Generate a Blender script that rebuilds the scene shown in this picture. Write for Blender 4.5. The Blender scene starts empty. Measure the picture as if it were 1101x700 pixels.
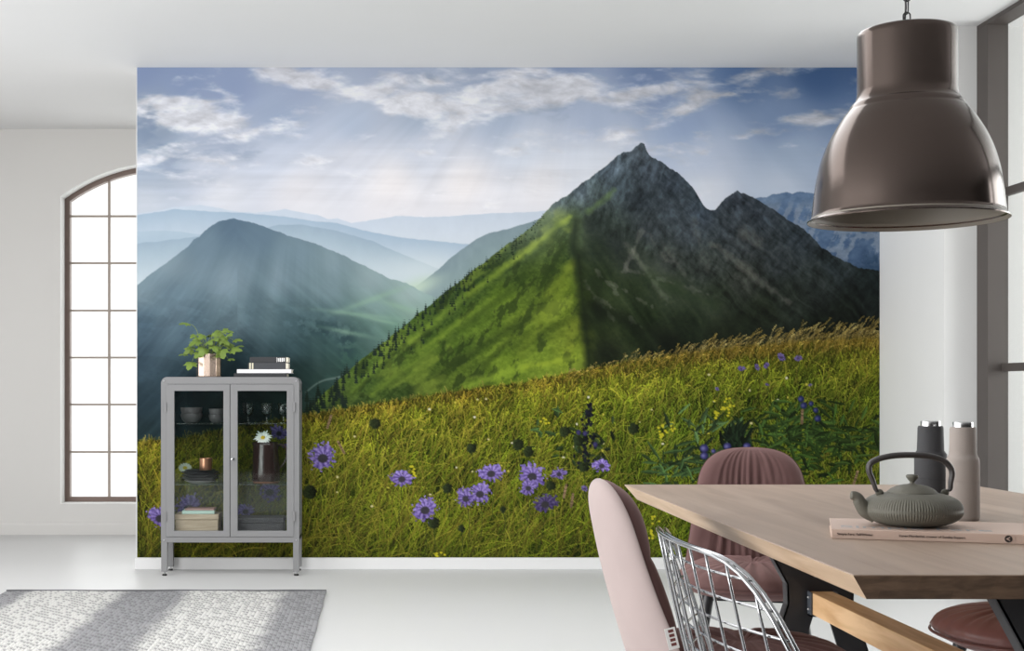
import bpy, bmesh, math, random
import numpy as np
from mathutils import Vector, Matrix, noise as mnoise
S = bpy.context.scene
COL = S.collection
PI = math.pi
random.seed(7)

# ------------------------------------------------------------------ camera
F = 1450.0; CX, CY, CH = 410.0, 418.0, 1.02          # focal length (px of 1101), principal point, eye height
cd = bpy.data.cameras.new('camera'); cam = bpy.data.objects.new('camera', cd); COL.objects.link(cam)
cam.location = (0, 0, CH); cam.rotation_euler = (PI / 2, 0, 0)
cd.sensor_width = 36; cd.sensor_fit = 'HORIZONTAL'; cd.lens = F / 1101 * 36
cd.shift_x = (550.5 - CX) / 1101; cd.shift_y = (CY - 350.0) / 1101
cd.clip_start = 0.05
S.camera = cam
S.view_settings.view_transform = 'Standard'; S.view_settings.look = 'None'
S.view_settings.gamma = 1; S.view_settings.use_curve_mapping = False
S.view_settings.exposure = 1.2
S.cycles.transparent_max_bounces = 32; S.cycles.max_bounces = 10

# ------------------------------------------------------------------ helpers
def lin(c):
    c = np.asarray(c, dtype=float) / 255.0
    return np.where(c <= 0.04045, c / 12.92, ((c + 0.055) / 1.055) ** 2.4)

def rgba(c): return tuple(float(v) for v in lin(c)) + (1.0,)

def mat(name, col, rough=0.5, metal=0.0, spec=0.5, sheen=0.0, sheen_rough=0.4, coat=0.0, noise=None, bump=None, sheen_tint=None):
    """noise=(scale, amount, stretch) darkens/lightens the colour; bump=(scale, strength)"""
    m = bpy.data.materials.new(name); m.use_nodes = True
    nt = m.node_tree; b = nt.nodes['Principled BSDF']
    b.inputs['Base Color'].default_value = rgba(col)
    b.inputs['Roughness'].default_value = rough
    b.inputs['Metallic'].default_value = metal
    b.inputs['Specular IOR Level'].default_value = spec
    b.inputs['Sheen Weight'].default_value = sheen
    b.inputs['Sheen Roughness'].default_value = sheen_rough
    if sheen_tint: b.inputs['Sheen Tint'].default_value = rgba(sheen_tint)
    b.inputs['Coat Weight'].default_value = coat
    tc = nt.nodes.new('ShaderNodeTexCoord')
    if noise:
        sc, am, st = noise
        mp = nt.nodes.new('ShaderNodeMapping'); mp.inputs['Scale'].default_value = st
        nt.links.new(tc.outputs['Object'], mp.inputs['Vector'])
        n = nt.nodes.new('ShaderNodeTexNoise'); n.inputs['Scale'].default_value = sc; n.inputs['Detail'].default_value = 5
        nt.links.new(mp.outputs[0], n.inputs['Vector'])
        mx = nt.nodes.new('ShaderNodeMix'); mx.data_type = 'RGBA'
        c = np.array(rgba(col)[:3])
        mx.inputs[6].default_value = tuple(np.clip(c * (1 - am), 0, 1)) + (1,)
        mx.inputs[7].default_value = tuple(np.clip(c * (1 + am), 0, 1)) + (1,)
        nt.links.new(n.outputs['Fac'], mx.inputs[0]); nt.links.new(mx.outputs[2], b.inputs['Base Color'])
    if bump:
        n2 = nt.nodes.new('ShaderNodeTexNoise'); n2.inputs['Scale'].default_value = bump[0]; n2.inputs['Detail'].default_value = 4
        nt.links.new(tc.outputs['Object'], n2.inputs['Vector'])
        bp = nt.nodes.new('ShaderNodeBump'); bp.inputs['Strength'].default_value = bump[1]; bp.inputs['Distance'].default_value = 0.01
        nt.links.new(n2.outputs['Fac'], bp.inputs['Height']); nt.links.new(bp.outputs[0], b.inputs['Normal'])
    return m

def glass_mat(name, tint=(240, 245, 243), gloss=0.06, fres=0.35):
    m = bpy.data.materials.new(name); m.use_nodes = True
    nt = m.node_tree; nt.nodes.clear()
    o = nt.nodes.new('ShaderNodeOutputMaterial'); mx = nt.nodes.new('ShaderNodeMixShader')
    t = nt.nodes.new('ShaderNodeBsdfTransparent'); t.inputs[0].default_value = rgba(tint)
    g = nt.nodes.new('ShaderNodeBsdfGlossy'); g.inputs['Roughness'].default_value = 0.03
    f = nt.nodes.new('ShaderNodeLayerWeight'); f.inputs['Blend'].default_value = 0.25
    ma = nt.nodes.new('ShaderNodeMath'); ma.operation = 'MULTIPLY_ADD'; ma.inputs[1].default_value = fres; ma.inputs[2].default_value = gloss
    nt.links.new(f.outputs['Fresnel'], ma.inputs[0]); nt.links.new(ma.outputs[0], mx.inputs[0])
    nt.links.new(t.outputs[0], mx.inputs[1]); nt.links.new(g.outputs[0], mx.inputs[2]); nt.links.new(mx.outputs[0], o.inputs[0])
    return m

def obj(name, bm, m, parent=None, smooth=False, loc=None, angle=None):
    me = bpy.data.meshes.new(name)
    if isinstance(bm, bmesh.types.BMesh):
        bmesh.ops.recalc_face_normals(bm, faces=bm.faces)
        bm.to_mesh(me); bm.free()
    else:
        me = bm; me.name = name
    for mm in (m if isinstance(m, (list, tuple)) else [m]): me.materials.append(mm)
    if smooth: me.polygons.foreach_set('use_smooth', [True] * len(me.polygons))
    if angle: me.set_sharp_from_angle(angle=math.radians(angle))
    o = bpy.data.objects.new(name, me); COL.objects.link(o)
    if parent is not None: o.parent = parent
    if loc is not None: o.location = loc
    return o

def tag(o, label=None, cat=None, group=None, kind=None):
    if label: o['label'] = label
    if cat: o['category'] = cat
    if group: o['group'] = group
    if kind: o['kind'] = kind
    return o

def thing(name, label, cat, loc=(0, 0, 0), rotz=0.0, group=None):
    o = bpy.data.objects.new(name, None); COL.objects.link(o)
    o.empty_display_size = 0.1
    o.location = loc; o.rotation_euler = (0, 0, rotz)
    return tag(o, label, cat, group)

def box(bm, x0, x1, y0, y1, z0, z1, bev=0.0, mi=0, seg=2, M=None):
    vs = [bm.verts.new(v) for v in ((x0, y0, z0), (x1, y0, z0), (x1, y1, z0), (x0, y1, z0), (x0, y0, z1), (x1, y0, z1), (x1, y1, z1), (x0, y1, z1))]
    if M is not None:
        for v in vs: v.co = M @ v.co
    fs = [bm.faces.new([vs[i] for i in q]) for q in ((3, 2, 1, 0), (4, 5, 6, 7), (0, 1, 5, 4), (1, 2, 6, 5), (2, 3, 7, 6), (3, 0, 4, 7))]
    for f in fs: f.material_index = mi
    if bev > 0:
        es = list({e for f in fs for e in f.edges})
        bmesh.ops.bevel(bm, geom=es, offset=bev, segments=seg, affect='EDGES', profile=0.5)
    return bm

def prism(bm, pts, axis, a0, a1, mi=0):
    """solid from a 2-D polygon; axis 'y': pts are (x,z); axis 'z': (x,y); axis 'x': (y,z)"""
    def mk(p, a):
        return {'y': (p[0], a, p[1]), 'z': (p[0], p[1], a), 'x': (a, p[0], p[1])}[axis]
    v0 = [bm.verts.new(mk(p, a0)) for p in pts]; v1 = [bm.verts.new(mk(p, a1)) for p in pts]
    n = len(pts)
    fs = [bm.faces.new(v0), bm.faces.new(v1[::-1])]
    for i in range(n): fs.append(bm.faces.new((v0[i], v1[i], v1[(i + 1) % n], v0[(i + 1) % n])))
    for f in fs: f.material_index = mi
    return bm

def ring_prism(bm, outer, inner, axis, a0, a1, mi=0):
    """frame between two polygons with equal point counts"""
    def mk(p, a):
        return {'y': (p[0], a, p[1]), 'z': (p[0], p[1], a), 'x': (a, p[0], p[1])}[axis]
    n = len(outer)
    L = [[bm.verts.new(mk(p, a)) for p in poly] for a in (a0, a1) for poly in (outer, inner)]
    o0, i0, o1, i1 = L
    for k in range(n):
        j = (k + 1) % n
        for q in ((o0[k], o0[j], i0[j], i0[k]), (o1[j], o1[k], i1[k], i1[j]), (o0[j], o0[k], o1[k], o1[j]), (i0[k], i0[j], i1[j], i1[k])):
            bm.faces.new(q).material_index = mi
    return bm

def lathe(bm, prof, seg=48, c=(0, 0, 0), closed=False, mi=0, rfun=None):
    """revolve (r, z) profile about z"""
    rings = []
    for r, z in prof:
        if r < 1e-6: rings.append([bm.verts.new((c[0], c[1], c[2] + z))])
        else:
            rr = []
            for i in range(seg):
                a = 2 * PI * i / seg; q = r * (rfun(a, z) if rfun else 1)
                rr.append(bm.verts.new((c[0] + q * math.cos(a), c[1] + q * math.sin(a), c[2] + z)))
            rings.append(rr)
    pairs = list(zip(rings, rings[1:]))
    if closed: pairs.append((rings[-1], rings[0]))
    for A, B in pairs:
        for i in range(seg):
            j = (i + 1) % seg
            if len(A) == 1 and len(B) == 1: continue
            if len(A) == 1: f = bm.faces.new((A[0], B[i], B[j]))
            elif len(B) == 1: f = bm.faces.new((A[i], A[j], B[0]))
            else: f = bm.faces.new((A[i], A[j], B[j], B[i]))
            f.material_index = mi
    return bm

def tube(bm, pts, r, seg=8, closed=False, mi=0, flat=None, cap=True):
    """sweep a circle (or ellipse: flat=(a,b) multipliers) along points; r number or list"""
    P = [Vector(p) for p in pts]; n = len(P)
    R = r if isinstance(r, (list, tuple)) else [r] * n
    rings = []; up = None
    for i in range(n):
        if closed: t = (P[(i + 1) % n] - P[i - 1]).normalized()
        else: t = (P[min(i + 1, n - 1)] - P[max(i - 1, 0)]).normalized()
        if up is None:
            a = Vector((0, 0, 1)) if abs(t.z) < 0.9 else Vector((0, 1, 0))
            up = (a - t * a.dot(t)).normalized()
        else:
            up = (up - t * up.dot(t)).normalized()
        sd = t.cross(up)
        fa, fb = flat or (1, 1)
        rings.append([bm.verts.new(P[i] + (up * math.cos(2 * PI * k / seg) * fa + sd * math.sin(2 * PI * k / seg) * fb) * R[i]) for k in range(seg)])
    prs = list(zip(rings, rings[1:])) + ([(rings[-1], rings[0])] if closed else [])
    for A, B in prs:
        for k in range(seg):
            bm.faces.new((A[k], A[(k + 1) % seg], B[(k + 1) % seg], B[k])).material_index = mi
    if cap and not closed:
        bm.faces.new(rings[0][::-1]).material_index = mi; bm.faces.new(rings[-1]).material_index = mi
    return bm

def spline(pts, n=8):
    """Catmull-Rom through points"""
    P = [Vector(p) for p in pts]; out = []
    for i in range(len(P) - 1):
        p0 = P[max(i - 1, 0)]; p1 = P[i]; p2 = P[i + 1]; p3 = P[min(i + 2, len(P) - 1)]
        for k in range(n):
            t = k / n
            out.append(0.5 * ((2 * p1) + (p2 - p0) * t + (2 * p0 - 5 * p1 + 4 * p2 - p3) * t * t + (3 * p1 - p0 - 3 * p2 + p3) * t ** 3))
    out.append(P[-1]); return out

def smooth_step(a, b, x):
    t = np.clip((x - a) / (b - a), 0, 1); return t * t * (3 - 2 * t)

def text_mesh(name, s, size, m, parent, M, align='LEFT', extrude=0.0002):
    cu = bpy.data.curves.new('lettering_curve', 'FONT'); cu.body = s; cu.size = size; cu.extrude = extrude; cu.align_x = align
    t = bpy.data.objects.new('lettering_tmp', cu); COL.objects.link(t)
    dg = bpy.context.evaluated_depsgraph_get()
    me = bpy.data.meshes.new_from_object(t.evaluated_get(dg))
    bpy.data.objects.remove(t); bpy.data.curves.remove(cu)
    me.transform(M); me.materials.clear()
    return obj(name, me, m, parent)

# ------------------------------------------------------------------ materials
def paint(name, col, rough=0.6): return mat(name, col, rough, spec=0.3, noise=(3, 0.012, (1, 1, 1)), bump=(60, 0.02))
M_wall = paint('wall_paint', (217, 217, 216))
M_backwall = paint('back_wall_paint', (214, 212, 209))
M_ceil = paint('ceiling_paint', (222, 222, 222), 0.8)
M_unseen = paint('dim_room_end', (46, 44, 43), 0.8)  # dark tone stands in for a dim room end, keeps lamp reflections dark
M_base = mat('baseboard_paint', (216, 216, 216), 0.45, spec=0.4)
M_reveal = mat('reveal_paint', (236, 236, 235), 0.6)
M_floor = mat('floor_coating', (197, 197, 197), 0.38, spec=0.22, noise=(0.9, 0.03, (1, 1, 1)), bump=(3, 0.015))
M_frame = mat('window_frame_brown', (118, 100, 92), 0.5)
M_muntin = mat('muntin_brown', (158, 146, 136), 0.5)
M_steel = mat('partition_steel', (74, 68, 65), 0.55, metal=0.1, noise=(4, 0.08, (1, 1, 1)))
M_pane = glass_mat('clear_pane', (252, 253, 252), 0.01, 0.12)
M_cabglass = glass_mat('cabinet_glass', (247, 250, 249), 0.02, 0.12)
M_shelf = glass_mat('shelf_glass', (226, 240, 236), 0.08, .25)
M_goblet = glass_mat('goblet_glass', (232, 236, 237), 0.05, .3)
M_cab = mat('cabinet_grey_metal', (126, 126, 127), 0.45, spec=0.4)
M_cabin = mat('cabinet_inner_metal', (118, 118, 120), 0.5)
M_rubber = mat('black_rubber', (26, 26, 26), 0.6)
M_chrome = mat('chrome', (168, 169, 171), 0.14, metal=1.0)
M_zinc = mat('zinc', (170, 170, 172), 0.35, metal=1.0)
M_black = mat('black_steel', (36, 36, 39), 0.42, spec=0.5, bump=(200, 0.03))
M_ceramic = mat('grey_ceramic', (74, 72, 74), 0.55, noise=(30, 0.15, (1, 1, 1)))
M_plate = mat('dark_plate', (66, 67, 70), 0.45)
M_copper = mat('copper', (205, 150, 122), 0.28, metal=1.0, bump=(45, 0.08))
M_potcopper = mat('copper_pot', (218, 196, 180), 0.26, metal=1.0, bump=(14, 0.05))
M_soil = mat('soil', (52, 42, 34), 0.95, bump=(80, 0.6))
M_leaf = mat('leaf', (104, 126, 50), 0.5, noise=(14, 0.35, (1, 1, 1)))
M_stem = mat('plant_stem', (112, 128, 62), 0.6)
M_jug = mat('brown_glaze', (46, 31, 29), 0.24, coat=0.15, noise=(6, 0.25, (1, 1, 1)))
M_clay = mat('bare_clay', (120, 78, 60), 0.8)
M_petal = mat('petal_white', (240, 240, 236), 0.6)
M_yolk = mat('daisy_centre', (214, 180, 48), 0.8, bump=(300, 0.4))
M_paper = mat('page_edges', (226, 220, 204), 0.8, noise=(2, 0.05, (1, 1, 160)))
M_bookblack = mat('book_cloth_black', (42, 43, 46), 0.6)
M_bookgrey = mat('book_cloth_charcoal', (56, 58, 62), 0.65)
M_bookwhite = mat('book_cover_white', (222, 222, 224), 0.5)
M_white = mat('white_print', (232, 232, 230), 0.6)
M_cream = mat('cream_print', (206, 200, 176), 0.6)
M_trayblack = mat('dark_box_card', (58, 56, 60), 0.7)
M_mint = mat('book_cover_mint', (176, 198, 190), 0.6)
M_rose = mat('book_cover_rose', (168, 128, 124), 0.6)

def wood(name, c0, c1, stretch, scale=9.0, rough=0.5, boards=None, dark=0.25):
    m = bpy.data.materials.new(name); m.use_nodes = True
    nt = m.node_tree; b = nt.nodes['Principled BSDF']; b.inputs['Roughness'].default_value = rough
    b.inputs['Specular IOR Level'].default_value = 0.35
    tc = nt.nodes.new('ShaderNodeTexCoord'); mp = nt.nodes.new('ShaderNodeMapping'); mp.inputs['Scale'].default_value = stretch
    nt.links.new(tc.outputs['Object'], mp.inputs[0])
    n = nt.nodes.new('ShaderNodeTexNoise'); n.inputs['Scale'].default_value = scale; n.inputs['Detail'].default_value = 7; n.inputs['Distortion'].default_value = 0.6
    nt.links.new(mp.outputs[0], n.inputs['Vector'])
    r = nt.nodes.new('ShaderNodeValToRGB'); r.color_ramp.elements[0].position = 0.32; r.color_ramp.elements[1].position = 0.68
    r.color_ramp.elements[0].color = rgba(c0); r.color_ramp.elements[1].color = rgba(c1)
    nt.links.new(n.outputs['Fac'], r.inputs[0])
    src = r.outputs[0]
    if boards:
        # board-to-board tone: cells of a stretched brick pattern
        mp2 = nt.nodes.new('ShaderNodeMapping'); mp2.inputs['Rotation'].default_value = boards[2]; mp2.inputs['Scale'].default_value = (1, 1, 1)
        nt.links.new(tc.outputs['Object'], mp2.inputs[0])
        br = nt.nodes.new('ShaderNodeTexBrick'); br.inputs['Scale'].default_value = 1.0
        br.inputs['Brick Width'].default_value = boards[0]; br.inputs['Row Height'].default_value = boards[1]
        br.inputs['Mortar Size'].default_value = 0.0012; br.inputs['Mortar Smooth'].default_value = 0.3
        br.inputs['Color1'].default_value = (1, 1, 1, 1); br.inputs['Color2'].default_value = (1 - dark, 1 - dark * 1.05, 1 - dark * 1.1, 1)
        br.inputs['Mortar'].default_value = (0.86, 0.84, 0.82, 1)
        nt.links.new(mp2.outputs[0], br.inputs['Vector'])
        mx = nt.nodes.new('ShaderNodeMix'); mx.data_type = 'RGBA'; mx.blend_type = 'MULTIPLY'; mx.inputs[0].default_value = 1
        nt.links.new(src, mx.inputs[6]); nt.links.new(br.outputs['Color'], mx.inputs[7]); src = mx.outputs[2]
    nt.links.new(src, b.inputs['Base Color'])
    bp = nt.nodes.new('ShaderNodeBump'); bp.inputs['Strength'].default_value = 0.08; bp.inputs['Distance'].default_value = 0.004
    nt.links.new(n.outputs['Fac'], bp.inputs['Height']); nt.links.new(bp.outputs[0], b.inputs['Normal'])
    return m

M_top = wood('washed_oak_top', (150, 130, 115), (172, 152, 136), (7, 0.55, 3), 2.6, 0.42, (0.9, 0.14, (0, 0, PI / 2)), 0.09)
M_edge = wood('oak_edge', (176, 148, 120), (206, 180, 152), (6, 0.7, 9), 4, 0.5, (0.6, 0.14, (0, 0, PI / 2)), 0.16)
M_end = wood('oak_end_grain_shaded', (92, 70, 52), (122, 96, 74), (4, 4, 14), 7, 0.6, (0.11, 0.025, (PI / 2, 0, 0)), 0.35)  # end-grain blocks, brown deepened for the shade on the backlit end
M_beam = wood('oak_beam', (186, 146, 102), (216, 180, 138), (8, 0.8, 8), 5, 0.5)
M_boxwood = wood('box_wood', (160, 140, 120), (188, 168, 148), (1, 6, 14), 6, 0.6)
M_spine = mat('book_blush_cover', (196, 172, 158), 0.5, noise=(6, 0.04, (1, 1, 1)))
M_ink = mat('dark_ink', (52, 44, 42), 0.7)

# ------------------------------------------------------------------ room shell
CZ = 2.835                    # ceiling
YB, YM, YP = 9.42, 7.62, 6.75   # far wall, mural wall, right-hand wall
XL, XR, YF = -4.3, 5.6, -1.6
XM0, XM1 = -1.385, 2.815      # mural wall from its free end to the inner corner

def struct(name, bm, m, **k): return tag(obj(name, bm, m, **k), kind='structure')

bm = bmesh.new(); box(bm, XL - .2, XR + .2, YF - .2, YB + .25, -0.12, 0); struct('floor', bm, M_floor)
# ceiling with an added opening for fill light over the middle of the room, out of view
SKX0, SKX1, SKY0, SKY1 = -2.8, 1.6, 4.1, 6.1
bm = bmesh.new(); ZC1 = CZ + .25
box(bm, XL - .2, SKX0, YF - .2, YB + .25, CZ, ZC1); box(bm, SKX1, XR + .2, YF - .2, YB + .25, CZ, ZC1)
box(bm, SKX0, SKX1, YF - .2, SKY0, CZ, ZC1); box(bm, SKX0, SKX1, SKY1, YB + .25, CZ, ZC1)
struct('ceiling', bm, M_ceil)

# far wall with an arched opening
WXC, WHW, WZ0, WSP, WR = -1.516, 0.7255, 0.217, 2.365, 1.224
WZC = WSP - math.sqrt(WR ** 2 - WHW ** 2)
def arch(hw, r, n=24):
    a0 = math.asin(hw / r)
    return [(WXC + r * math.sin(-a0 + 2 * a0 * i / n), WZC + r * math.cos(-a0 + 2 * a0 * i / n)) for i in range(n + 1)]
bm = bmesh.new()
xa, xb = WXC - WHW, WXC + WHW
box(bm, XL - .2, xa, YB, YB + .25, 0, CZ); box(bm, xb, XR + .2, YB, YB + .25, 0, CZ); box(bm, xa, xb, YB, YB + .25, 0, WZ0)
ap = arch(WHW, WR)
for p, q in zip(ap, ap[1:]): prism(bm, [p, q, (q[0], CZ), (p[0], CZ)], 'y', YB, YB + .25)
struct('wall_back', bm, M_backwall)
# thin plaster reveal lining the opening
out = [(xa, WZ0)] + ap + [(xb, WZ0)]
t = 0.004
inn = [(xa + t, WZ0 + t)] + [(WXC + (x - WXC) * (1 - t / WHW), z - t) for x, z in ap] + [(xb - t, WZ0 + t)]
bm = bmesh.new(); ring_prism(bm, out, inn, 'y', YB - .001, YB + .118); struct('trim_1', bm, M_reveal)
# window: brown frame, muntins, pane
win = bpy.data.objects.new('window_1', None); COL.objects.link(win); win['kind'] = 'structure'
fw = 0.038
def frame_poly(d):
    k = arch(WHW - d, WR - d)
    return [(xa + d, WZ0 + d)] + k + [(xb - d, WZ0 + d)]
bm = bmesh.new(); ring_prism(bm, frame_poly(0.003), frame_poly(fw), 'y', YB + .115, YB + .175)
obj('window_frame', bm, M_frame, win)
bm = bmesh.new()
s2 = 9.56 / F
pitch = (2 * WHW - 2 * fw) / 5
for i in range(1, 5):
    x = xa + fw + pitch * i
    zt = WZC + math.sqrt((WR - fw) ** 2 - (x - WXC) ** 2) + .005
    box(bm, x - .008, x + .008, YB + .13, YB + .16, WZ0 + fw - .01, zt)
for py in (232.6, 283, 334, 384.5, 435, 486):
    z = CH - (py - CY) * s2
    box(bm, xa + fw - .006, xb - fw + .006, YB + .131, YB + .159, z - .007, z + .007)
obj('muntin', bm, M_muntin, win)
bm = bmesh.new(); k = frame_poly(fw - .01); prism(bm, k, 'y', YB + .144, YB + .147); obj('pane', bm, M_pane, win)

# mural wall and the mass to its right (nib with front face at YP)
bm = bmesh.new(); box(bm, XM0, XM1 + .05, YM, YM + .22, 0, CZ); struct('wall_mural', bm, M_wall)
bm = bmesh.new(); box(bm, XM1, XR + .2, YP, YM + .22, 0, CZ); struct('wall_right', bm, M_wall)
bm = bmesh.new(); box(bm, XM0 - .006, XM1, YM - .014, YM, 0, .066, .003); struct('baseboard_mural', bm, M_base)
bm = bmesh.new(); prism(bm, [(YB, 0), (YB - .016, 0), (YB - .016, .07), (YB - .006, .084), (YB, .084)], 'x', XL, 1.5); struct('baseboard_back', bm, M_backwall)
# side wall with tall openings to daylight on the left (farthest one added as fill), end wall behind the camera
bm = bmesh.new()
box(bm, XL - .2, XL, YF, YB, 0, .25); box(bm, XL - .2, XL, YF, YB, 2.65, CZ)
for y0, y1 in ((YF - .2, -1.2), (1.7, 1.9), (4.7, 4.9), (7.7, YB)): box(bm, XL - .2, XL, y0, y1, .25, 2.65)
struct('wall_left', bm, M_wall)
bm = bmesh.new(); box(bm, XL - .2, XR + .2, YF - .2, YF, 0, CZ); struct('wall_front', bm, M_unseen)
bm = bmesh.new(); box(bm, XR, XR + .2, YF, 3.1, 0, CZ); box(bm, XR, XR + .2, 3.1, YP, 0, .3); box(bm, XR, XR + .2, 3.1, YP, 2.65, CZ); struct('wall_side', bm, M_unseen)

# steel and glass partition at the right
win2 = bpy.data.objects.new('window_2', None); COL.objects.link(win2); win2['kind'] = 'structure'
PX0, PX1, PY1 = 2.98, 3.083, 3.2
bm = bmesh.new()
box(bm, PX0, PX1, YP - .12, YP, 0, CZ - .022, .002)
box(bm, PX0, PX1, PY1, PY1 + .12, 0, CZ - .022, .002)
box(bm, PX0, PX1, PY1, YP, CZ - .022, CZ, .002)
box(bm, PX0 + .02, PX1, PY1 + .12, YP - .12, 0, .1, .002)
obj('window_frame', bm, M_steel, win2)
bm = bmesh.new()
for z in (1.985, 1.125): box(bm, 3.05, 3.08, PY1 + .11, YP - .1, z - .02, z + .02, .002)
obj('muntin', bm, M_steel, win2)
bm = bmesh.new(); box(bm, 3.063, 3.069, PY1 + .12, YP - .12, .1, CZ - .022); obj('pane', bm, M_pane, win2)

# ------------------------------------------------------------------ printed mural (a wallpaper landscape, flat on the wall)
# painted as point colours on a fine flat grid; u runs left to right and v top to bottom, both in the print's own units
# (1 unit = 5.26 mm; the print is 803 x 527 units)
def build_mural():
    rng = np.random.default_rng(11)
    K = 1.25
    PW, PH = 803.0, 527.0
    U0, V0 = 147.5, 72.3
    nx, ny = int(PW * K) + 1, int(PH * K) + 1
    gx = U0 + np.linspace(0, PW, nx); gy = V0 + np.linspace(0, PH, ny)
    X, Y = np.meshgrid(gx, gy)
    T = rng.random((512, 512))

    def vn(x, y):
        xi = np.floor(x).astype(int); yi = np.floor(y).astype(int); fx = x - xi; fy = y - yi
        fx = fx * fx * (3 - 2 * fx); fy = fy * fy * (3 - 2 * fy)
        a = T[yi % 512, xi % 512]; b = T[yi % 512, (xi + 1) % 512]; c = T[(yi + 1) % 512, xi % 512]; d = T[(yi + 1) % 512, (xi + 1) % 512]
        return (a * (1 - fx) + b * fx) * (1 - fy) + (c * (1 - fx) + d * fx) * fy

    def fbm(x, y, o=5, g=0.5, seed=0):
        s = 0; a = 1; t = 0
        x = x + seed * 37.7 + 200; y = y + seed * 91.3 + 200
        for _ in range(o):
            s = s + a * vn(x, y); t += a; a *= g; x = x * 2.03 + 17.1; y = y * 2.03 + 9.7
        return s / t

    def ridged(x, y, o=5, seed=0):
        s = 0; a = 1; t = 0
        x = x + seed * 37.7 + 200; y = y + seed * 91.3 + 200
        for _ in range(o):
            s = s + a * (1 - np.abs(2 * vn(x, y) - 1)); t += a; a *= 0.55; x = x * 2.05 + 17.1; y = y * 2.05 + 9.7
        return s / t

    def field(pts, p=3.0, soft=12.0):
        num = np.zeros((ny, nx, 3)); den = np.zeros((ny, nx))
        for x, y, c in pts:
            w = 1.0 / (((X - x) ** 2 + (Y - y) ** 2 + soft * soft) ** (p / 2))
            num += w[..., None] * np.array(c, float); den += w
        return num / den[..., None]

    def ridge(pts, rough=1.5, freq=0.12, seed=0):
        px, py = zip(*pts)
        base = np.interp(gx, px, py)
        n = fbm(gx * freq, gx * 0, 5, 0.55, seed) - 0.5
        return base + rough * 2 * n

    def below(line, soft=0.8): return np.clip((Y - line[None, :]) / soft + 0.5, 0, 1)
    def over(img, col, a): return img * (1 - a[..., None]) + col * a[..., None]
    def blob(x, y, rx, ry, ang=0):
        c, s = math.cos(ang), math.sin(ang); dx, dy = X - x, Y - y
        return np.exp(-(((dx * c + dy * s) / rx) ** 2 + ((-dx * s + dy * c) / ry) ** 2))
    def sst(a, b, x): return smooth_step(a, b, x)

    # ---- sky
    img = field([
        (150, 76, (134, 152, 190)), (200, 85, (140, 158, 194)), (250, 95, (146, 163, 198)), (320, 85, (160, 174, 203)), (420, 78, (168, 180, 205)),
        (520, 78, (158, 172, 198)), (600, 78, (142, 160, 194)), (700, 80, (120, 142, 182)), (800, 80, (92, 122, 168)), (880, 78, (70, 102, 150)), (945, 80, (64, 96, 146)),
        (155, 125, (150, 166, 186)), (170, 150, (138, 154, 176)), (230, 140, (168, 180, 203)), (300, 130, (162, 178, 206)), (380, 135, (178, 192, 215)), (450, 130, (168, 182, 204)),
        (540, 130, (172, 186, 210)), (640, 130, (172, 186, 212)), (740, 130, (150, 170, 204)), (840, 130, (128, 152, 190)), (940, 130, (116, 142, 182)),
        (155, 185, (168, 182, 202)), (220, 180, (190, 198, 214)), (300, 165, (198, 206, 222)), (380, 170, (216, 219, 230)), (460, 160, (206, 212, 226)), (560, 160, (204, 212, 226)),
        (640, 170, (212, 218, 230)), (760, 170, (188, 200, 222)), (850, 170, (170, 188, 214)), (940, 170, (160, 180, 208)),
        (155, 215, (196, 203, 214)), (240, 210, (212, 214, 222)), (320, 205, (226, 224, 229)), (420, 200, (236, 231, 232)), (500, 200, (236, 231, 232)), (580, 200, (231, 229, 233)), (640, 190, (222, 225, 233)),
        (330, 228, (222, 222, 228)), (420, 226, (226, 224, 229)), (520, 225, (226, 225, 231)), (760, 205, (214, 219, 230)), (840, 200, (196, 208, 226)), (940, 200, (186, 200, 222))], 3.2, 16)
    # light beams fanning down to the left
    ang = np.arctan2(X - 640, Y + 60)
    rays = fbm(ang * 22, ang * 0, 4, 0.6, 3) - 0.5
    img += (rays * 15 * sst(75, 150, Y) * (1 - sst(205, 245, Y)) * (0.4 + 0.6 * (1 - sst(500, 700, X))))[..., None]
    # clouds
    wx = X + 16 * (fbm(X / 50, Y / 30, 3, .5, 8) - .5); wy = Y + 10 * (fbm(X / 40, Y / 25, 3, .5, 9) - .5)
    c1 = fbm(wx / 46, wy / 15, 6, 0.58, 1)
    dens = (0.62 * blob(195, 118, 55, 14) + 0.62 * blob(240, 138, 60, 18, 0.15) + 0.42 * blob(170, 108, 40, 10) + .45 * blob(310, 135, 34, 12, -.15) + 0.55 * blob(240, 100, 22, 7, .5)
            + 0.6 * blob(300, 82, 36, 11, 0.1) + .6 * blob(360, 95, 60, 14, 0.2) + .62 * blob(440, 105, 50, 20, 0.2) + .55 * blob(520, 115, 50, 20, -.25)
            + .62 * blob(560, 88, 50, 16, 0) + .62 * blob(620, 98, 55, 22, -.1) + .55 * blob(700, 98, 50, 18, -.3) + .55 * blob(745, 112, 30, 10, -.35)
            + .66 * blob(815, 82, 46, 9, -.12) + .55 * blob(875, 127, 46, 9, -.06) + .4 * blob(800, 147, 16, 5, -.3) + .42 * blob(690, 140, 34, 5, -.25) + .3 * blob(340, 172, 30, 9) + .3 * blob(460, 165, 26, 8) + .34 * blob(540, 162, 22, 7)
            + 0.34 * blob(180, 170, 60, 10))
    a = sst(0.52, 0.86, c1 * 0.9 + dens * 0.62)
    lit = fbm(wx / 20, wy / 8 + 3, 5, 0.6, 5)
    ccol = np.array([222., 222., 228.]) + (lit[..., None] - .45) * 105
    ccol -= (40 * sst(560, 900, X) * 0.6)[..., None]
    img = over(img, np.clip(ccol, 150, 248), a * 0.88)
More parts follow.
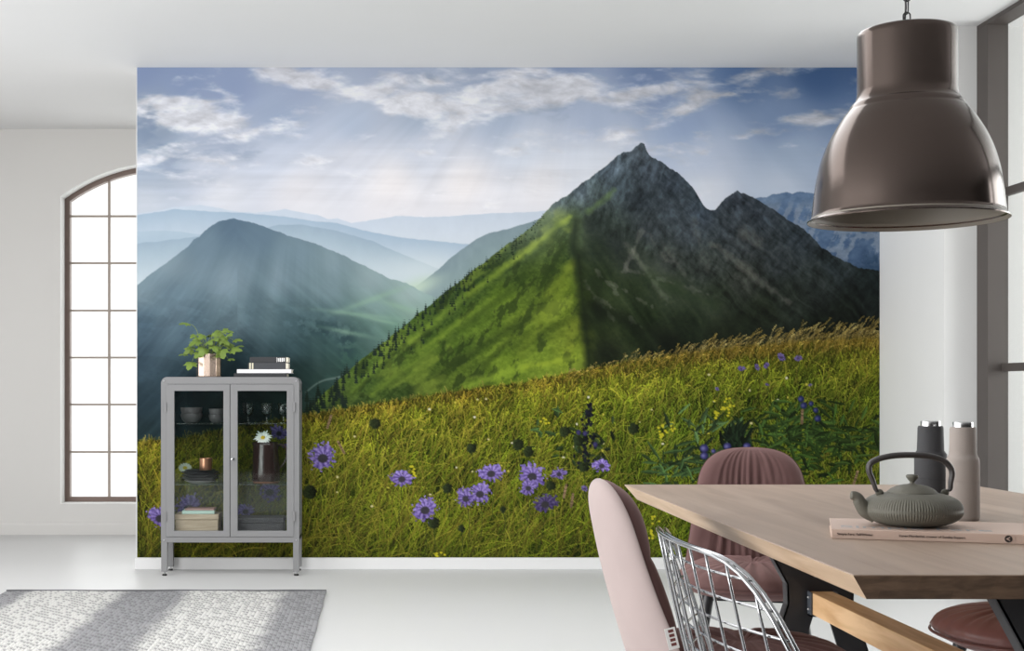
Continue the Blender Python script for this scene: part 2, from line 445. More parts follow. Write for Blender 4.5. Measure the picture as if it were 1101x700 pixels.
    # grey cloud undersides
    d = sst(0.5, 0.7, fbm(wx / 40, wy / 16, 5, 0.55, 6)) * (blob(160, 130, 40, 22) * .8 + blob(150, 180, 60, 16) * .5 + blob(480, 88, 60, 14) * .55 + blob(520, 98, 40, 12) * .4 + blob(200, 150, 40, 8) * .4 + blob(600, 120, 60, 10) * .3 + blob(270, 165, 80, 10) * .3)
    img = over(img, np.array([124., 142., 170.]), np.clip(d, 0, .8))
    st = fbm(X / 130, Y / 7, 5, 0.6, 12) - .5
    img += (st * 22 * sst(140, 175, Y) * (1 - sst(205, 235, Y)) * (1 - .6 * sst(600, 750, X)))[..., None]

    # ---- hazy ridges, far to near
    def layer(pts, ctop, cbot, depth, rough=1.0, seed=0, tex=6, xr=None):
        nonlocal img
        L = ridge(pts, rough, 0.11, seed)
        t = np.clip((Y - L[None, :]) / depth, 0, 1)[..., None]
        col = np.array(ctop, float) * (1 - t) + np.array(cbot, float) * t
        col = col + ((fbm(X / 9, Y / 13, 4, .55, seed + 2) - .5) * tex)[..., None]
        m = below(L)
        if xr: m = m * (X > xr[0]) * (X < xr[1])
        img = over(img, col, m)
    layer([(147, 229.5), (168, 227), (185, 223.6), (205, 221.2), (214, 220), (232, 223.5), (251, 227), (275, 229), (296, 227), (305, 224.5), (322, 228.5), (341, 231), (352, 236), (363, 234.5), (378, 240), (402, 236), (426, 232), (450, 233.5), (474, 233), (505, 231), (540, 229), (590, 227), (951, 230)], (192, 204, 219), (206, 214, 223), 36, 1.0, 21)
    layer([(147, 231.5), (170, 228), (188, 224.7), (206, 226), (225, 227.5), (262, 229), (307, 233), (340, 238), (363, 240), (400, 250), (437, 256), (497, 262), (951, 270)], (160, 181, 201), (196, 207, 217), 42, .9, 22)
    layer([(147, 249), (177, 247.5), (196, 249), (215, 252), (235, 262), (300, 300), (951, 500)], (168, 187, 203), (150, 172, 190), 60, .8, 23)
    layer([(147, 262), (280, 247), (300, 242), (326, 241.5), (345, 245), (363, 248.5), (400, 259), (420, 268), (437, 275.6), (467, 287), (500, 300), (951, 340)], (150, 171, 188), (196, 209, 215), 52, .9, 24)
    img = over(img, np.array([203., 214., 217.]), np.clip(blob(455, 292, 60, 22) * .75, 0, 1) * sst(235, 270, Y))
    # slope closing the valley at the right
    layer([(420, 322), (450, 306), (471, 290), (482, 279), (497, 268), (512, 257), (526, 251), (540, 248), (585, 234), (951, 230)], (124, 144, 152), (140, 164, 158), 70, 1.2, 25, 14)
    img = over(img, np.array([186., 206., 186.]), np.clip(blob(446, 310, 28, 9, -.4) * .9, 0, 1) * sst(285, 300, Y))

    # ---- the blue mountain at the left
    L = ridge([(147, 307), (163, 294), (177, 284), (190, 275), (203, 264), (208, 258), (214, 255), (219, 249), (225, 244), (233, 239), (240, 236.8), (251, 234.2), (260, 237), (268, 238), (284, 244), (300, 250), (318, 256), (337, 261), (363, 272), (393, 286), (415, 298), (437, 305), (458, 316), (490, 330), (951, 420)], 1.6, .12, 31)
    col = field([
        (150, 312, (112, 133, 144)), (185, 285, (120, 140, 151)), (215, 262, (104, 126, 142)), (250, 242, (84, 106, 126)), (280, 252, (92, 114, 132)), (320, 268, (110, 132, 145)), (360, 280, (122, 143, 152)), (400, 300, (140, 160, 165)), (440, 318, (154, 174, 174)),
        (150, 350, (66, 88, 104)), (190, 320, (94, 116, 130)), (240, 300, (122, 142, 154)), (300, 300, (112, 133, 144)), (350, 310, (110, 132, 140)), (400, 330, (122, 148, 146)), (440, 335, (128, 156, 144)),
        (150, 390, (50, 70, 84)), (200, 360, (82, 104, 118)), (260, 345, (90, 112, 122)), (310, 340, (74, 98, 106)), (350, 345, (66, 90, 96)), (390, 350, (78, 108, 102)), (425, 352, (84, 118, 102)),
        (150, 430, (34, 52, 62)), (200, 410, (42, 62, 72)), (260, 390, (46, 68, 76)), (310, 375, (46, 70, 76)), (350, 365, (44, 70, 70)), (375, 385, (42, 72, 62)),
        (150, 470, (30, 48, 52)), (240, 450, (30, 48, 50)), (320, 405, (36, 58, 56)), (345, 420, (34, 58, 50)), (330, 450, (34, 54, 44))], 3, 14)
    # woods and gullies running down the face
    sl = X + (Y - 240) * 0.9; sr = X - (Y - 240) * 1.1
    g = np.where(X < 255, ridged(sl / 16, Y / 60, 5, 4), ridged(sr / 20, Y / 70, 5, 5)) - .55
    col += (g * 24 * (0.35 + .65 * sst(270, 330, Y)))[..., None] * np.array([.8, 1, 1])
    w = sst(.52, .62, fbm((X + Y * .4) / 30, (Y - X * .25) / 14, 5, .6, 7)) * sst(290, 340, Y) * (1 - sst(390, 420, X))
    col = over(col, col * .82, w * .3)
    w2 = blob(345, 352, 34, 9, .15) + blob(372, 372, 10, 16)
    col = over(col, np.array([36., 58., 64.]), np.clip(w2, 0, 1) * sst(.35, .6, fbm(X / 7, Y / 6, 4, .6, 17)) * .8)
    w3 = blob(400, 322, 40, 3, -.35) + blob(385, 338, 40, 2.4, .12) + blob(410, 345, 20, 2, .2) + blob(372, 357, 26, 2.5, .2) + blob(430, 330, 24, 3, .3)
    col = over(col, np.array([136., 172., 146.]), np.clip(w3, 0, 1) * .5)
    ray = fbm(np.arctan2(X - 330, Y - 60) * 15, Y * 0.002, 4, .6, 13) - .5
    col += (ray * 30 * (1 - sst(380, 430, Y)) * (1 - sst(330, 420, X)) * sst(245, 300, Y))[..., None]
    img = over(img, col, below(L))
    # stream in the valley floor
    for k in range(90):
        t = k / 89.; x = 330 + 42 * t; y = 421 - 22 * t - 3 * math.sin(t * 5)
        img = over(img, np.array([108., 128., 122.]), .5 * blob(x, y, 2.2, .8, -.5)) if k % 3 == 0 else img

    # ---- distant rocky range at the far right
    L = ridge([(147, 600), (760, 600), (780, 222), (800, 216), (818, 212), (828, 210.5), (838, 208.5), (850, 207.5), (860, 207), (880, 209), (905, 228), (925, 240), (951, 250)], 2.2, .14, 41)
    col = field([(820, 218, (104, 128, 158)), (860, 214, (98, 124, 158)), (900, 240, (92, 116, 148)), (850, 240, (84, 110, 146)), (945, 262, (82, 106, 138)), (900, 262, (76, 102, 136)), (945, 285, (46, 70, 98)), (905, 275, (66, 90, 122))], 3, 8)
    r = sst(.50, .66, ridged(X / 12 + Y / 30, Y / 15, 5, 42)) * sst(210, 228, Y)
    col = over(col, np.array([150., 160., 172.]), r * .55 * (1 - sst(275, 288, Y)))
    col += ((fbm(X / 6, Y / 5, 4, .6, 43) - .5) * 40)[..., None]
    img = over(img, col, below(L))
    # ---- the great green and grey mountain
    Lp = [(147, 560), (300, 470), (330, 440), (348, 424), (362, 410), (376, 398), (392, 384), (420, 362), (450, 338), (480, 313), (510, 290), (540, 267), (563, 251), (582, 233), (593, 220), (603, 214), (612.5, 209), (620, 201), (628, 195.5), (640, 187), (654, 176), (663, 168), (670, 163.5), (679, 162.5), (684, 157), (689, 153.6), (692.6, 155), (695, 162), (698, 167), (712, 174.5), (720, 181), (731, 188), (740, 196), (746, 203), (752, 214), (759.5, 224), (764, 227), (769, 226), (775, 219), (780.5, 212.7), (788, 209), (793, 204), (797, 207), (807, 211), (822, 220), (841, 232), (864, 247), (883.5, 266), (902, 279), (922, 287), (936, 290), (951, 293)]
    L = ridge(Lp, 2.2, .16, 51)
    col = field([
        (600, 222, (92, 106, 112)), (625, 205, (98, 112, 122)), (655, 182, (92, 106, 118)), (685, 162, (86, 98, 108)), (700, 180, (72, 82, 92)), (725, 195, (62, 72, 82)), (755, 228, (58, 68, 78)), (793, 212, (66, 74, 84)), (820, 228, (58, 66, 74)), (860, 255, (50, 58, 64)), (900, 285, (44, 52, 54)), (945, 300, (32, 40, 40)),
        (640, 210, (72, 84, 84)), (665, 200, (58, 68, 74)), (690, 215, (52, 60, 66)), (720, 225, (56, 64, 70)), (700, 245, (58, 65, 68)), (740, 250, (56, 63, 68)), (780, 240, (54, 61, 66)), (800, 260, (58, 64, 66)), (840, 280, (50, 56, 58)), (880, 305, (42, 48, 46)), (940, 330, (28, 34, 32)),
        (640, 240, (38, 46, 42)), (665, 255, (46, 54, 50)), (640, 270, (30, 40, 28)), (680, 280, (50, 58, 48)), (720, 280, (58, 64, 60)), (760, 285, (54, 60, 56)), (800, 300, (56, 60, 54)), (850, 320, (40, 46, 40)), (910, 340, (26, 32, 26)),
        (640, 300, (26, 38, 18)), (680, 310, (38, 50, 28)), (720, 310, (44, 54, 38)), (770, 320, (42, 50, 38)), (820, 335, (32, 38, 28)), (640, 340, (22, 32, 15)), (690, 345, (26, 38, 18)), (740, 350, (24, 34, 20)), (800, 360, (20, 27, 18)), (880, 360, (18, 24, 16)), (945, 355, (16, 21, 15)),
        (650, 380, (16, 22, 12)), (720, 370, (17, 24, 13)), (780, 365, (17, 23, 13)),
        (590, 245, (66, 84, 56)), (610, 240, (74, 94, 44)), (600, 262, (54, 74, 26)), (570, 262, (58, 78, 42)), (540, 285, (52, 72, 30)), (510, 305, (58, 80, 30)), (480, 325, (62, 84, 32)), (450, 352, (64, 88, 30)), (420, 380, (64, 88, 32)), (390, 405, (60, 84, 32)), (370, 430, (62, 82, 32)), (345, 438, (70, 92, 36)),
        (600, 290, (44, 64, 18)), (570, 300, (50, 70, 20)), (540, 320, (72, 96, 24)), (510, 345, (66, 90, 24)), (480, 370, (62, 86, 24)), (450, 395, (58, 80, 24)), (420, 415, (54, 74, 26)),
        (610, 310, (78, 98, 24)), (600, 335, (92, 112, 28)), (612, 355, (88, 104, 28)), (615, 380, (120, 140, 36)), (580, 385, (96, 118, 32)), (560, 360, (78, 98, 26)), (545, 395, (98, 122, 30)), (500, 400, (66, 86, 24)), (470, 415, (66, 84, 26))], 3.4, 9)
    # crags: strong diagonal + vertical rock texture on the grey part
    rockm = sst(-6, 14, (X - 640) * .5 + (250 - Y) * .9) * 1.0
    rockm = np.clip(rockm + sst(0, 40, X - 690 - (Y - 250) * .9) * sst(0, 1, 1 - (Y - 330) / 40), 0, 1)
    rk = ridged((X + .35 * Y) / 13, (Y - .5 * X) / 22, 6, 52) - .58
    rk2 = fbm(X / 5, Y / 7, 5, .65, 53) - .5
    rk3 = ridged((X + .8 * Y) / 7, (Y - .9 * X) / 16, 5, 64) - .6
    # strata and gullies drawn out along the fall line on either side of the summit
    right = sst(670, 760, X)
    wv = 14 * (fbm(X / 22, Y / 22, 3, .5, 68) - .5)
    s1 = fbm((X * .72 + Y * .69) / 70, (Y * .72 - X * .69 + wv) / 4.5, 5, .62, 66) - .5
    s2 = fbm((X * .25 - Y * .97) / 46, (X * .97 + Y * .25 + wv) / 4.5, 5, .62, 67) - .5
    st_ = s1 * right + s2 * (1 - right)
    col *= 1 + (rockm * (rk * .38 + rk2 * .8 + rk3 * .42 + st_ * .85))[..., None]
    col -= 6 * rockm[..., None]
    # paler scree runs down the gullies
    for x0, y0, x1, y1, wd, st_ in ((690, 250, 672, 290, 3, .5), (672, 262, 718, 322, 4, .4), (712, 262, 740, 300, 3, .3), (766, 262, 848, 326, 5, .5), (700, 256, 716, 280, 4, .45), (800, 250, 815, 262, 8, .45), (640, 290, 668, 320, 2, .4), (626, 300, 660, 345, 2.5, .4), (676, 290, 760, 316, 2, .3), (745, 235, 760, 290, 4, .25), (640, 318, 690, 352, 1.5, .4), (650, 300, 700, 330, 1.5, .35)):
        tt = np.clip(((X - x0) * (x1 - x0) + (Y - y0) * (y1 - y0)) / ((x1 - x0) ** 2 + (y1 - y0) ** 2), 0, 1)
        dd = np.hypot(X - x0 - tt * (x1 - x0), Y - y0 - tt * (y1 - y0)) + 5 * (fbm(X / 6, Y / 6, 3, .5, 54) - .5) * 2
        col = over(col, np.array([116., 116., 106.]), st_ * np.clip(1 - dd / wd, 0, 1) * (.4 + .9 * fbm(X / 4, Y / 9, 3, .6, 55)))
    # grassy flank: downhill furrows, lit crests
    gm = (1 - rockm) * 1.0
    q = (X * .62 + Y * 1.0); p = (X * 1.0 - Y * .55)
    fur = ridged(q / 26, p / 120, 5, 56) - .56
    leftf = 1 - sst(-4, 6, X - (617 + 5 * np.sin(Y / 25)) - 16 * (fbm(X / 10, Y / 8, 4, .6, 79) - .5))
    col += (fur * 66 * gm * leftf)[..., None] * np.array([1.0, 1.05, .3])
    tuft = fbm(X / 3.2, Y / 2.6, 4, .65, 57) - .5
    col += (tuft * 52 * gm * (.35 + .65 * leftf))[..., None] * np.array([1, 1, .45])
    fr = ridged((X * .8 - Y * .55) / 18, (X + Y) / 90, 5, 58) - .58
    col += (fr * 44 * gm * (1 - leftf))[..., None] * np.array([.9, 1, .7])
    # dark low shrubs scattered over the flank in slanting drifts
    shr = sst(.53, .64, fbm((X + Y * .6) / 11, (Y - X * .75) / 22, 5, .62, 77)) * gm * leftf
    col = over(col, np.array([34., 48., 18.]), shr * .62 * sst(232, 262, Y))
    lt = sst(.58, .72, fbm((X * .62 + Y) / 30, (X - Y * .6) / 60, 4, .6, 78)) * gm * leftf
    col = over(col, np.array([140., 158., 52.]), lt * .4)
    def seg(x0, y0, x1, y1, wd, c, s, jit=3):
        nonlocal col
        tt = np.clip(((X - x0) * (x1 - x0) + (Y - y0) * (y1 - y0)) / ((x1 - x0) ** 2 + (y1 - y0) ** 2), 0, 1)
        dd = np.hypot(X - x0 - tt * (x1 - x0), Y - y0 - tt * (y1 - y0)) + jit * 2 * (fbm(X / 9, Y / 7, 3, .5, 59) - .5)
        col = over(col, np.array(c, float), s * np.clip(1 - dd / wd, 0, 1))
    seg(612, 233, 585, 256, 5, (150, 172, 60), .8); seg(585, 256, 545, 286, 6, (146, 168, 48), .75); seg(545, 286, 505, 316, 6, (132, 156, 44), .6); seg(500, 318, 440, 368, 7, (124, 150, 44), .55)
    seg(660, 205, 632, 228, 5, (98, 124, 66), .55); seg(616, 284, 588, 318, 8, (118, 134, 36), .6); seg(612, 300, 560, 380, 9, (116, 134, 36), .45); seg(622, 384, 560, 396, 6, (150, 170, 44), .7); seg(560, 395, 500, 416, 6, (132, 158, 44), .6); seg(618, 345, 612, 378, 9, (116, 128, 36), .5)
    seg(600, 245, 560, 300, 8, (38, 56, 18), .5); seg(560, 305, 500, 350, 8, (40, 58, 18), .45); seg(606, 266, 580, 312, 6, (34, 50, 16), .55); seg(560, 345, 470, 405, 7, (40, 56, 18), .5); seg(590, 320, 520, 395, 5, (44, 60, 18), .5); seg(490, 360, 420, 410, 6, (40, 58, 22), .4); seg(530, 320, 450, 378, 5, (118, 142, 40), .45); seg(470, 372, 400, 424, 5, (116, 140, 42), .5); seg(440, 360, 375, 425, 5, (112, 138, 40), .45)
    # the shaded side right of the crest line
    seg(619, 238, 616, 272, 7, (26, 36, 22), .8, 2); seg(622, 275, 634, 392, 9, (18, 26, 14), .8, 3); seg(640, 300, 650, 395, 14, (20, 29, 14), .5, 3)
    seg(770, 330, 700, 300, 10, (40, 58, 30), .35); seg(690, 360, 800, 345, 8, (36, 44, 28), .3); seg(640, 330, 760, 385, 12, (14, 20, 11), .5)
    img = over(img, col, below(L))
    hz = np.clip(blob(560, 245, 60, 30) * .22 + blob(690, 160, 40, 16) * .08, 0, 1) * below(L)
    img = over(img, np.array([188., 200., 210.]), hz)
    # conifers along the left edge of the flank
    ex, ey = zip(*Lp)
    trees = []
    for k in range(260):
        x = rng.uniform(322, 585); y = np.interp(x, ex, ey) + abs(rng.normal(0, 1)) * (6 + (585 - x) * .055)
        trees.append((y, x, (2.5 + (585 - x) * .032) * rng.uniform(.7, 1.4)))
    trees += [(rng.uniform(425, 446), rng.uniform(330, 372), rng.uniform(9, 15)) for _ in range(26)]
    for y, x, h in sorted(trees):
        i0, i1 = np.searchsorted(gx, [x - h, x + h]); j0, j1 = np.searchsorted(gy, [y - h * 1.1, y + 1])
        if i1 <= i0 or j1 <= j0: continue
        sx, sy = X[j0:j1, i0:i1], Y[j0:j1, i0:i1]
        m = np.clip((.20 * (sy - (y - h)) + .45 * np.sin(sy * 2.6) - np.abs(sx - x)) * 1.4, 0, 1)[..., None] * .92
        c = np.array([24., 36., 28.]) + (585 - x) * .0 + rng.uniform(-5, 8)
        img[j0:j1, i0:i1] = img[j0:j1, i0:i1] * (1 - m) + c * m

    # ---- meadow
    M = ridge([(147, 474), (200, 470), (260, 458), (327, 446), (360, 441), (420, 431), (500, 419), (560, 411), (625, 398), (680, 387), (740, 379), (800, 372), (870, 366), (951, 362)], 3.0, .2, 61)
    depth = np.clip((Y - M[None, :]) / (600 - M[None, :]), 0, 1)
    col = field([
        (155, 478, (96, 88, 28)), (240, 470, (104, 96, 36)), (340, 450, (106, 94, 36)), (420, 436, (112, 98, 38)), (500, 424, (118, 104, 40)), (580, 412, (124, 112, 42)), (660, 394, (116, 104, 44)), (740, 385, (112, 100, 42)), (830, 376, (108, 96, 42)), (945, 368, (112, 100, 44)),
        (155, 500, (92, 90, 28)), (340, 475, (86, 88, 30)), (450, 455, (92, 96, 32)), (560, 440, (98, 104, 34)), (650, 420, (104, 110, 36)), (740, 412, (100, 110, 36)), (830, 405, (98, 106, 36)), (945, 398, (98, 100, 36)),
        (155, 535, (84, 80, 26)), (340, 515, (70, 76, 25)), (450, 495, (74, 86, 27)), (560, 480, (74, 86, 27)), (660, 460, (76, 90, 28)), (750, 445, (74, 92, 30)), (840, 435, (66, 84, 28)), (945, 435, (70, 82, 28)),
        (155, 585, (78, 78, 26)), (260, 570, (74, 74, 24)), (360, 560, (62, 70, 22)), (460, 560, (58, 66, 20)), (560, 550, (56, 66, 20)), (640, 520, (50, 64, 20)), (720, 490, (50, 68, 24)), (800, 480, (46, 64, 22)), (880, 480, (46, 62, 20)), (945, 485, (52, 66, 22)),
        (720, 580, (56, 72, 20)), (820, 580, (50, 66, 20)), (600, 595, (54, 62, 18))], 3, 18)
    base = col * .52
    base *= (1 + .9 * (fbm(X / 6, Y / 9, 5, .65, 62) - .5) * sst(0, .2, depth) + .8 * (fbm(X / 22, Y / 18, 4, .5, 63) - .5))[..., None]
    img = over(img, base, below(M, 2))
    dy = gy[1] - gy[0]; dx = gx[1] - gx[0]

    def put(xs, ys, cols, al):
        ii = np.round((xs - U0) / dx).astype(int); jj = np.round((ys - V0) / dy).astype(int)
        ok = (ii >= 0) & (ii < nx) & (jj >= 0) & (jj < ny)
        ii, jj, cols, al = ii[ok], jj[ok], cols[ok], al[ok][:, None]
        img[jj, ii] = img[jj, ii] * (1 - al) + cols * al

    def blades(n, ylo, yhi, lenf, palette, alpha, lean, seedy, bias=1.0, gate=None):
        xs = rng.uniform(U0, U0 + PW, n); mm = np.interp(xs, gx, M)
        d = rng.uniform(ylo, yhi, n) ** bias
        ys = mm + d * (600 - mm) + 2
        o = np.argsort(ys); xs, ys, d = xs[o], ys[o], d[o]
        Ls = lenf(d) * rng.uniform(.6, 1.4, n)
        an = rng.normal(lean, .34, n); cv = rng.normal(.12, .34, n)
        ci = rng.integers(0, len(palette), n); pal = np.array(palette, float)
        iy = np.clip(np.round((ys - V0) / dy).astype(int), 0, ny - 1); ix = np.clip(np.round((xs - U0) / dx).astype(int), 0, nx - 1)
        loc = col[iy, ix]
        br = rng.uniform(.3, 1.75, n) * (.55 + .9 * fbm(xs / 26, ys / 20, 3, .5, 90))
        cc = .45 * pal[ci] + .55 * loc * br[:, None]
        if gate is not None:
            kp = rng.random(n) < gate(xs, ys); xs, ys, Ls, an, cv, cc = xs[kp], ys[kp], Ls[kp], an[kp], cv[kp], cc[kp]
        for s in range(0, len(xs), 150):
            e = slice(s, s + 150); m = int(max(4, Ls[e].max() * K * 1.15)); t = np.linspace(0, 1, m)[None, :]
            A = an[e][:, None] + cv[e][:, None] * t
            px = xs[e][:, None] + Ls[e][:, None] * t * np.sin(A); py = ys[e][:, None] - Ls[e][:, None] * t * np.cos(A)
            sh = (.62 + .5 * t)[..., None] * cc[e][:, None, :]
            put(px.ravel(), py.ravel(), sh.reshape(-1, 3), np.full(px.size, alpha))
    green = [(40, 56, 14), (66, 88, 24), (92, 112, 34), (112, 130, 44), (30, 40, 12), (22, 30, 9), (130, 140, 52)]
    gold = [(150, 128, 60), (170, 146, 74), (128, 108, 46), (186, 168, 98), (108, 96, 36)]
    # fine growth near the horizon, longer towards the viewer
    blades(15000, 0, .45, lambda d: 5 + d * 34, gold + green[:4], .55, .05, 1)
    blades(26000, .08, 1.12, lambda d: 5 + d * 36, green, .78, .22, 2)
    blades(5200, .2, 1.12, lambda d: 6 + d * 40, [(4, 8, 2), (10, 16, 4)], .75, .25, 3)
    blades(5200, .1, 1.12, lambda d: 7 + d * 44, [(150, 166, 50), (176, 180, 74), (120, 146, 40)], .72, .35, 4)
    blades(1500, .05, 1.1, lambda d: 12 + d * 50, [(176, 158, 88), (160, 136, 70)], .7, .25, 5)
    # seeding heads along the horizon, denser to the right
    n = 900
    xs = np.sort(rng.uniform(600, 951, n)); kp = rng.random(n) < .25 + .75 * smooth_step(640, 860, xs); xs = xs[kp]
    for x in xs:
        y0 = np.interp(x, gx, M) + rng.uniform(0, 14); h = rng.uniform(6, 13 + 14 * float(smooth_step(640, 880, x))); ln = rng.normal(.1, .25); t = np.linspace(0, 1, int(h * 2))
        px = x + h * t * np.sin(ln + .5 * t); py = y0 - h * t * np.cos(ln + .5 * t)
        c = np.array(gold[rng.integers(0, 4)], float) * rng.uniform(.6, 1.05)
        put(px, py, np.repeat(c[None] * .8, len(t), 0), np.full(len(t), .6))
        tip = t > .72; put(px[tip] + rng.normal(0, .6, tip.sum()), py[tip], np.repeat(c[None] * 1.1, tip.sum(), 0), np.full(tip.sum(), .75))

    mm = below(M, 6)[..., None]
    img = img * (1 - mm) + np.clip(np.array([54., 54., 42.]) + (img - 56) * np.array([1.26, 1.20, .95]), 3, 235) * mm

    def patch(x, y, r):
        i0, i1 = np.searchsorted(gx, [x - r, x + r]); j0, j1 = np.searchsorted(gy, [y - r, y + r])
        return (slice(j0, j1), slice(i0, i1))
    def stemline(x, y, h, lean=.1, c=(52, 62, 24)):
        t = np.linspace(0, 1, int(max(3, h * 2.6))); put(x - lean * h * t + 1.5 * np.sin(t * 3), y + h * t, np.repeat(np.array(c, float)[None], len(t), 0), np.full(len(t), .8))
    def scabious(x, y, r, dark=1.0, squash=.85, cdy=.15):
        stemline(x, y + r * .4, r * 3.6, rng.uniform(-.1, .15))
        s = patch(x, y, r * 1.4)
        if X[s].size == 0: return
        ax, ay = X[s] - x, (Y[s] - y) / squash; rad = np.hypot(ax, ay); th = np.arctan2(ay, ax); ph = rng.uniform(0, 6)
        edge = r * (.80 + .22 * np.abs(np.sin(th * 7.5 + ph)) ** .6 + .14 * np.sin(th * 2 + ph) + .9 * (fbm(X[s] / 2.2, Y[s] / 2.2, 2, .5, 75) - .5))
        m = np.clip((edge - rad) / .8, 0, 1)
        pet = .5 + .5 * np.cos(th * 11 + ph * 2 + rad * .25)
        c = (np.array([96., 78., 146.])[None, None] + pet[..., None] * np.array([44., 42., 46.]) + (fbm(X[s] / 1.6, Y[s] / 1.6, 3, .6, 71) - .5)[..., None] * 95 - (ay / r)[..., None] * 10) * dark
        cr = np.hypot(ax, ay + 0 - r * cdy)
        k = np.clip((r * .42 - cr) / 1.5, 0, 1)[..., None]
        c = c * (1 - k * .9) + np.array([52., 50., 50.]) * k * .9
        img[s] = over(img[s], np.clip(c, 0, 230), m)
    def head(x, y, r, c=(30, 38, 20)):
        stemline(x, y + r * .6, r * 5, rng.uniform(-.06, .06), (46, 58, 22))
        s = patch(x, y, r * 1.4); rad = np.hypot(X[s] - x, Y[s] - y) + (fbm(X[s] / 1.3, Y[s] / 1.3, 2, .5, 72) - .5) * 3
        m = np.clip((r - rad) / 1.2, 0, 1)
        cc = np.array(c, float)[None, None] * (1.1 + .6 * (x - X[s]) / r + 1.0 * (fbm(X[s] / 1.2, Y[s] / 1.2, 2, .5, 73) - .5))[..., None]
        img[s] = over(img[s], np.clip(cc, 6, 120), m * .95)
    def spot(x, y, rx, ry, c, hl=0.0):
        s = patch(x, y, max(rx, ry) * 1.3); rad = np.hypot((X[s] - x) / rx, (Y[s] - y) / ry)
        m = np.clip((1 - rad) * 3, 0, 1); cc = np.array(c, float)[None, None] + hl * np.exp(-(((X[s] - x + rx * .2) / (rx * .5)) ** 2 + ((Y[s] - y) / (ry * .5)) ** 2))[..., None]
        img[s] = over(img[s], np.clip(cc, 0, 235), m)

    # pale specks and yellow blooms
    for _ in range(45):
        x = rng.uniform(340, 945); mm = np.interp(x, gx, M); y = mm + rng.uniform(8, 120); spot(x, y, rng.uniform(.9, 2), rng.uniform(.9, 1.8), [(196, 186, 128), (186, 176, 60), (206, 200, 170)][rng.integers(0, 3)])
    for cx_, cy_, n_, sx_, sy_ in ((782, 437, 16, 7, 7), (770, 446, 8, 3, 5), (718, 462, 14, 8, 6), (712, 470, 6, 3, 4), (700, 577, 9, 5, 7), (705, 560, 5, 4, 4), (590, 452, 5, 6, 4), (444, 507, 8, 4, 6), (470, 596, 6, 5, 3)):
        for _ in range(n_): spot(rng.normal(cx_, sx_ * .6), rng.normal(cy_, sy_ * .6), 1.7, 1.4, (190, 182, 34))
    # leafy dark clump and its deep blue buds
    def leaf(x, y, l, a, wd, c):
        t = np.linspace(0, 1, int(l * 3)); 
        for o in np.arange(-wd, wd + .1, .6):
            px = x + l * t * math.sin(a) + o * np.sin(t * PI) * math.cos(a); py = y - l * t * math.cos(a) + o * np.sin(t * PI) * math.sin(a) + 2 * t * t
            k = np.array(c, float) * (.8 + .35 * (o > 0)); put(px, py, np.repeat(k[None], len(t), 0), np.full(len(t), .85))
    for bx, by, n_, l_, c_ in ((752, 470, 26, 20, (66, 90, 52)), (745, 500, 40, 24, (52, 76, 40)), (720, 510, 26, 18, (58, 84, 44)), (860, 460, 70, 20, (50, 74, 28)), (900, 470, 60, 22, (48, 72, 26)), (830, 470, 50, 20, (52, 76, 30)), (880, 495, 60, 18, (46, 70, 24)), (935, 470, 30, 20, (56, 78, 30)), (600, 470, 20, 14, (56, 80, 40)), (640, 480, 26, 12, (40, 54, 30))):
        for _ in range(n_): leaf(bx + rng.normal(0, 18), by + rng.normal(0, 12), l_ * rng.uniform(.5, 1.1), rng.uniform(-1.9, 1.9), rng.uniform(.8, 2.0), np.array(c_) * rng.uniform(.45, 1.35))
    for _ in range(60): leaf(792 + rng.normal(0, 6), 480 + rng.normal(0, 5), rng.uniform(10, 26), rng.normal(0, .45), 2.0, np.array((22, 34, 20)) * rng.uniform(.4, 1.5))
    for x, y, r in ((757, 482, 5.5), (757, 490, 5), (767, 485, 3), (782, 480, 5), (803, 480, 5)): spot(x, y, r, r * .95, (40, 38, 92), 70)
    for x, y, r in ((861, 429, 4), (864, 436, 4.4), (872, 434, 3.2), (877, 441, 3.4), (879, 450, 4.2)): spot(x, y, r, r, (26, 30, 78), 50)
    for x, y, r in ((797, 396, 3.4), (814, 395, 3.2), (824, 393, 3), (840, 384, 4), (858, 385, 3.4), (825, 414, 2.2), (771, 418, 2), (871, 414, 2.2)): scabious(x, y, r * 1.15, .8)
    # tall dark monkshood-like spike
    for _ in range(80):
        y = rng.uniform(432, 505); spot(634 + rng.normal(0, 1.5 + (y - 432) * .06) - (y - 432) * .08, y, rng.uniform(1, 2.6), rng.uniform(1.2, 2.8), np.array((24, 26, 34)) * rng.uniform(.5, 1.3))
    for x, y in ((622, 465), (629, 466), (640, 478)): spot(x, y, 3, 3.4, (44, 40, 84), 20)
    for x, y, a in ((614, 545, .15), (606, 535, .2), (370, 487, -.5), (352, 460, .3), (868, 540, .1), (918, 520, .3), (862, 455, .05)):
        for k in range(26): spot(x + math.sin(a) * k * .55, y - math.cos(a) * k * .55, 1.6, 1.4, np.array((138, 112, 82)) * rng.uniform(.6, 1.2))
    for x, y, r in ((403, 455, 6.5), (507, 482, 6), (557, 478, 7), (568, 486, 6), (607, 464, 6.5), (622, 474, 6), (628, 502, 6), (681, 461, 6.5), (481, 525, 6), (466, 562, 7), (592, 522, 6), (333, 529, 8), (541, 548, 4), (496, 568, 4.5)): head(x, y, r)
    for x, y, r, k in ((347, 491, 15, 1), (432, 514, 11, 1), (457, 547, 13.5, 1), (501, 535, 11, .95), (516, 530, 12, 1), (528, 508, 12, 1.02), (572, 511, 14, 1), (568, 524, 9, .95), (586, 541, 12, .6), (601, 509, 8, .9), (647, 500, 9, 1.1), (300, 465, 9, 1), (312, 478, 7, .9), (264, 549, 9, 1), (203, 546, 15, 1), (172, 556, 13, .95), (290, 528, 12, .9), (628, 525, 4, .8)): scabious(x, y, r, k)
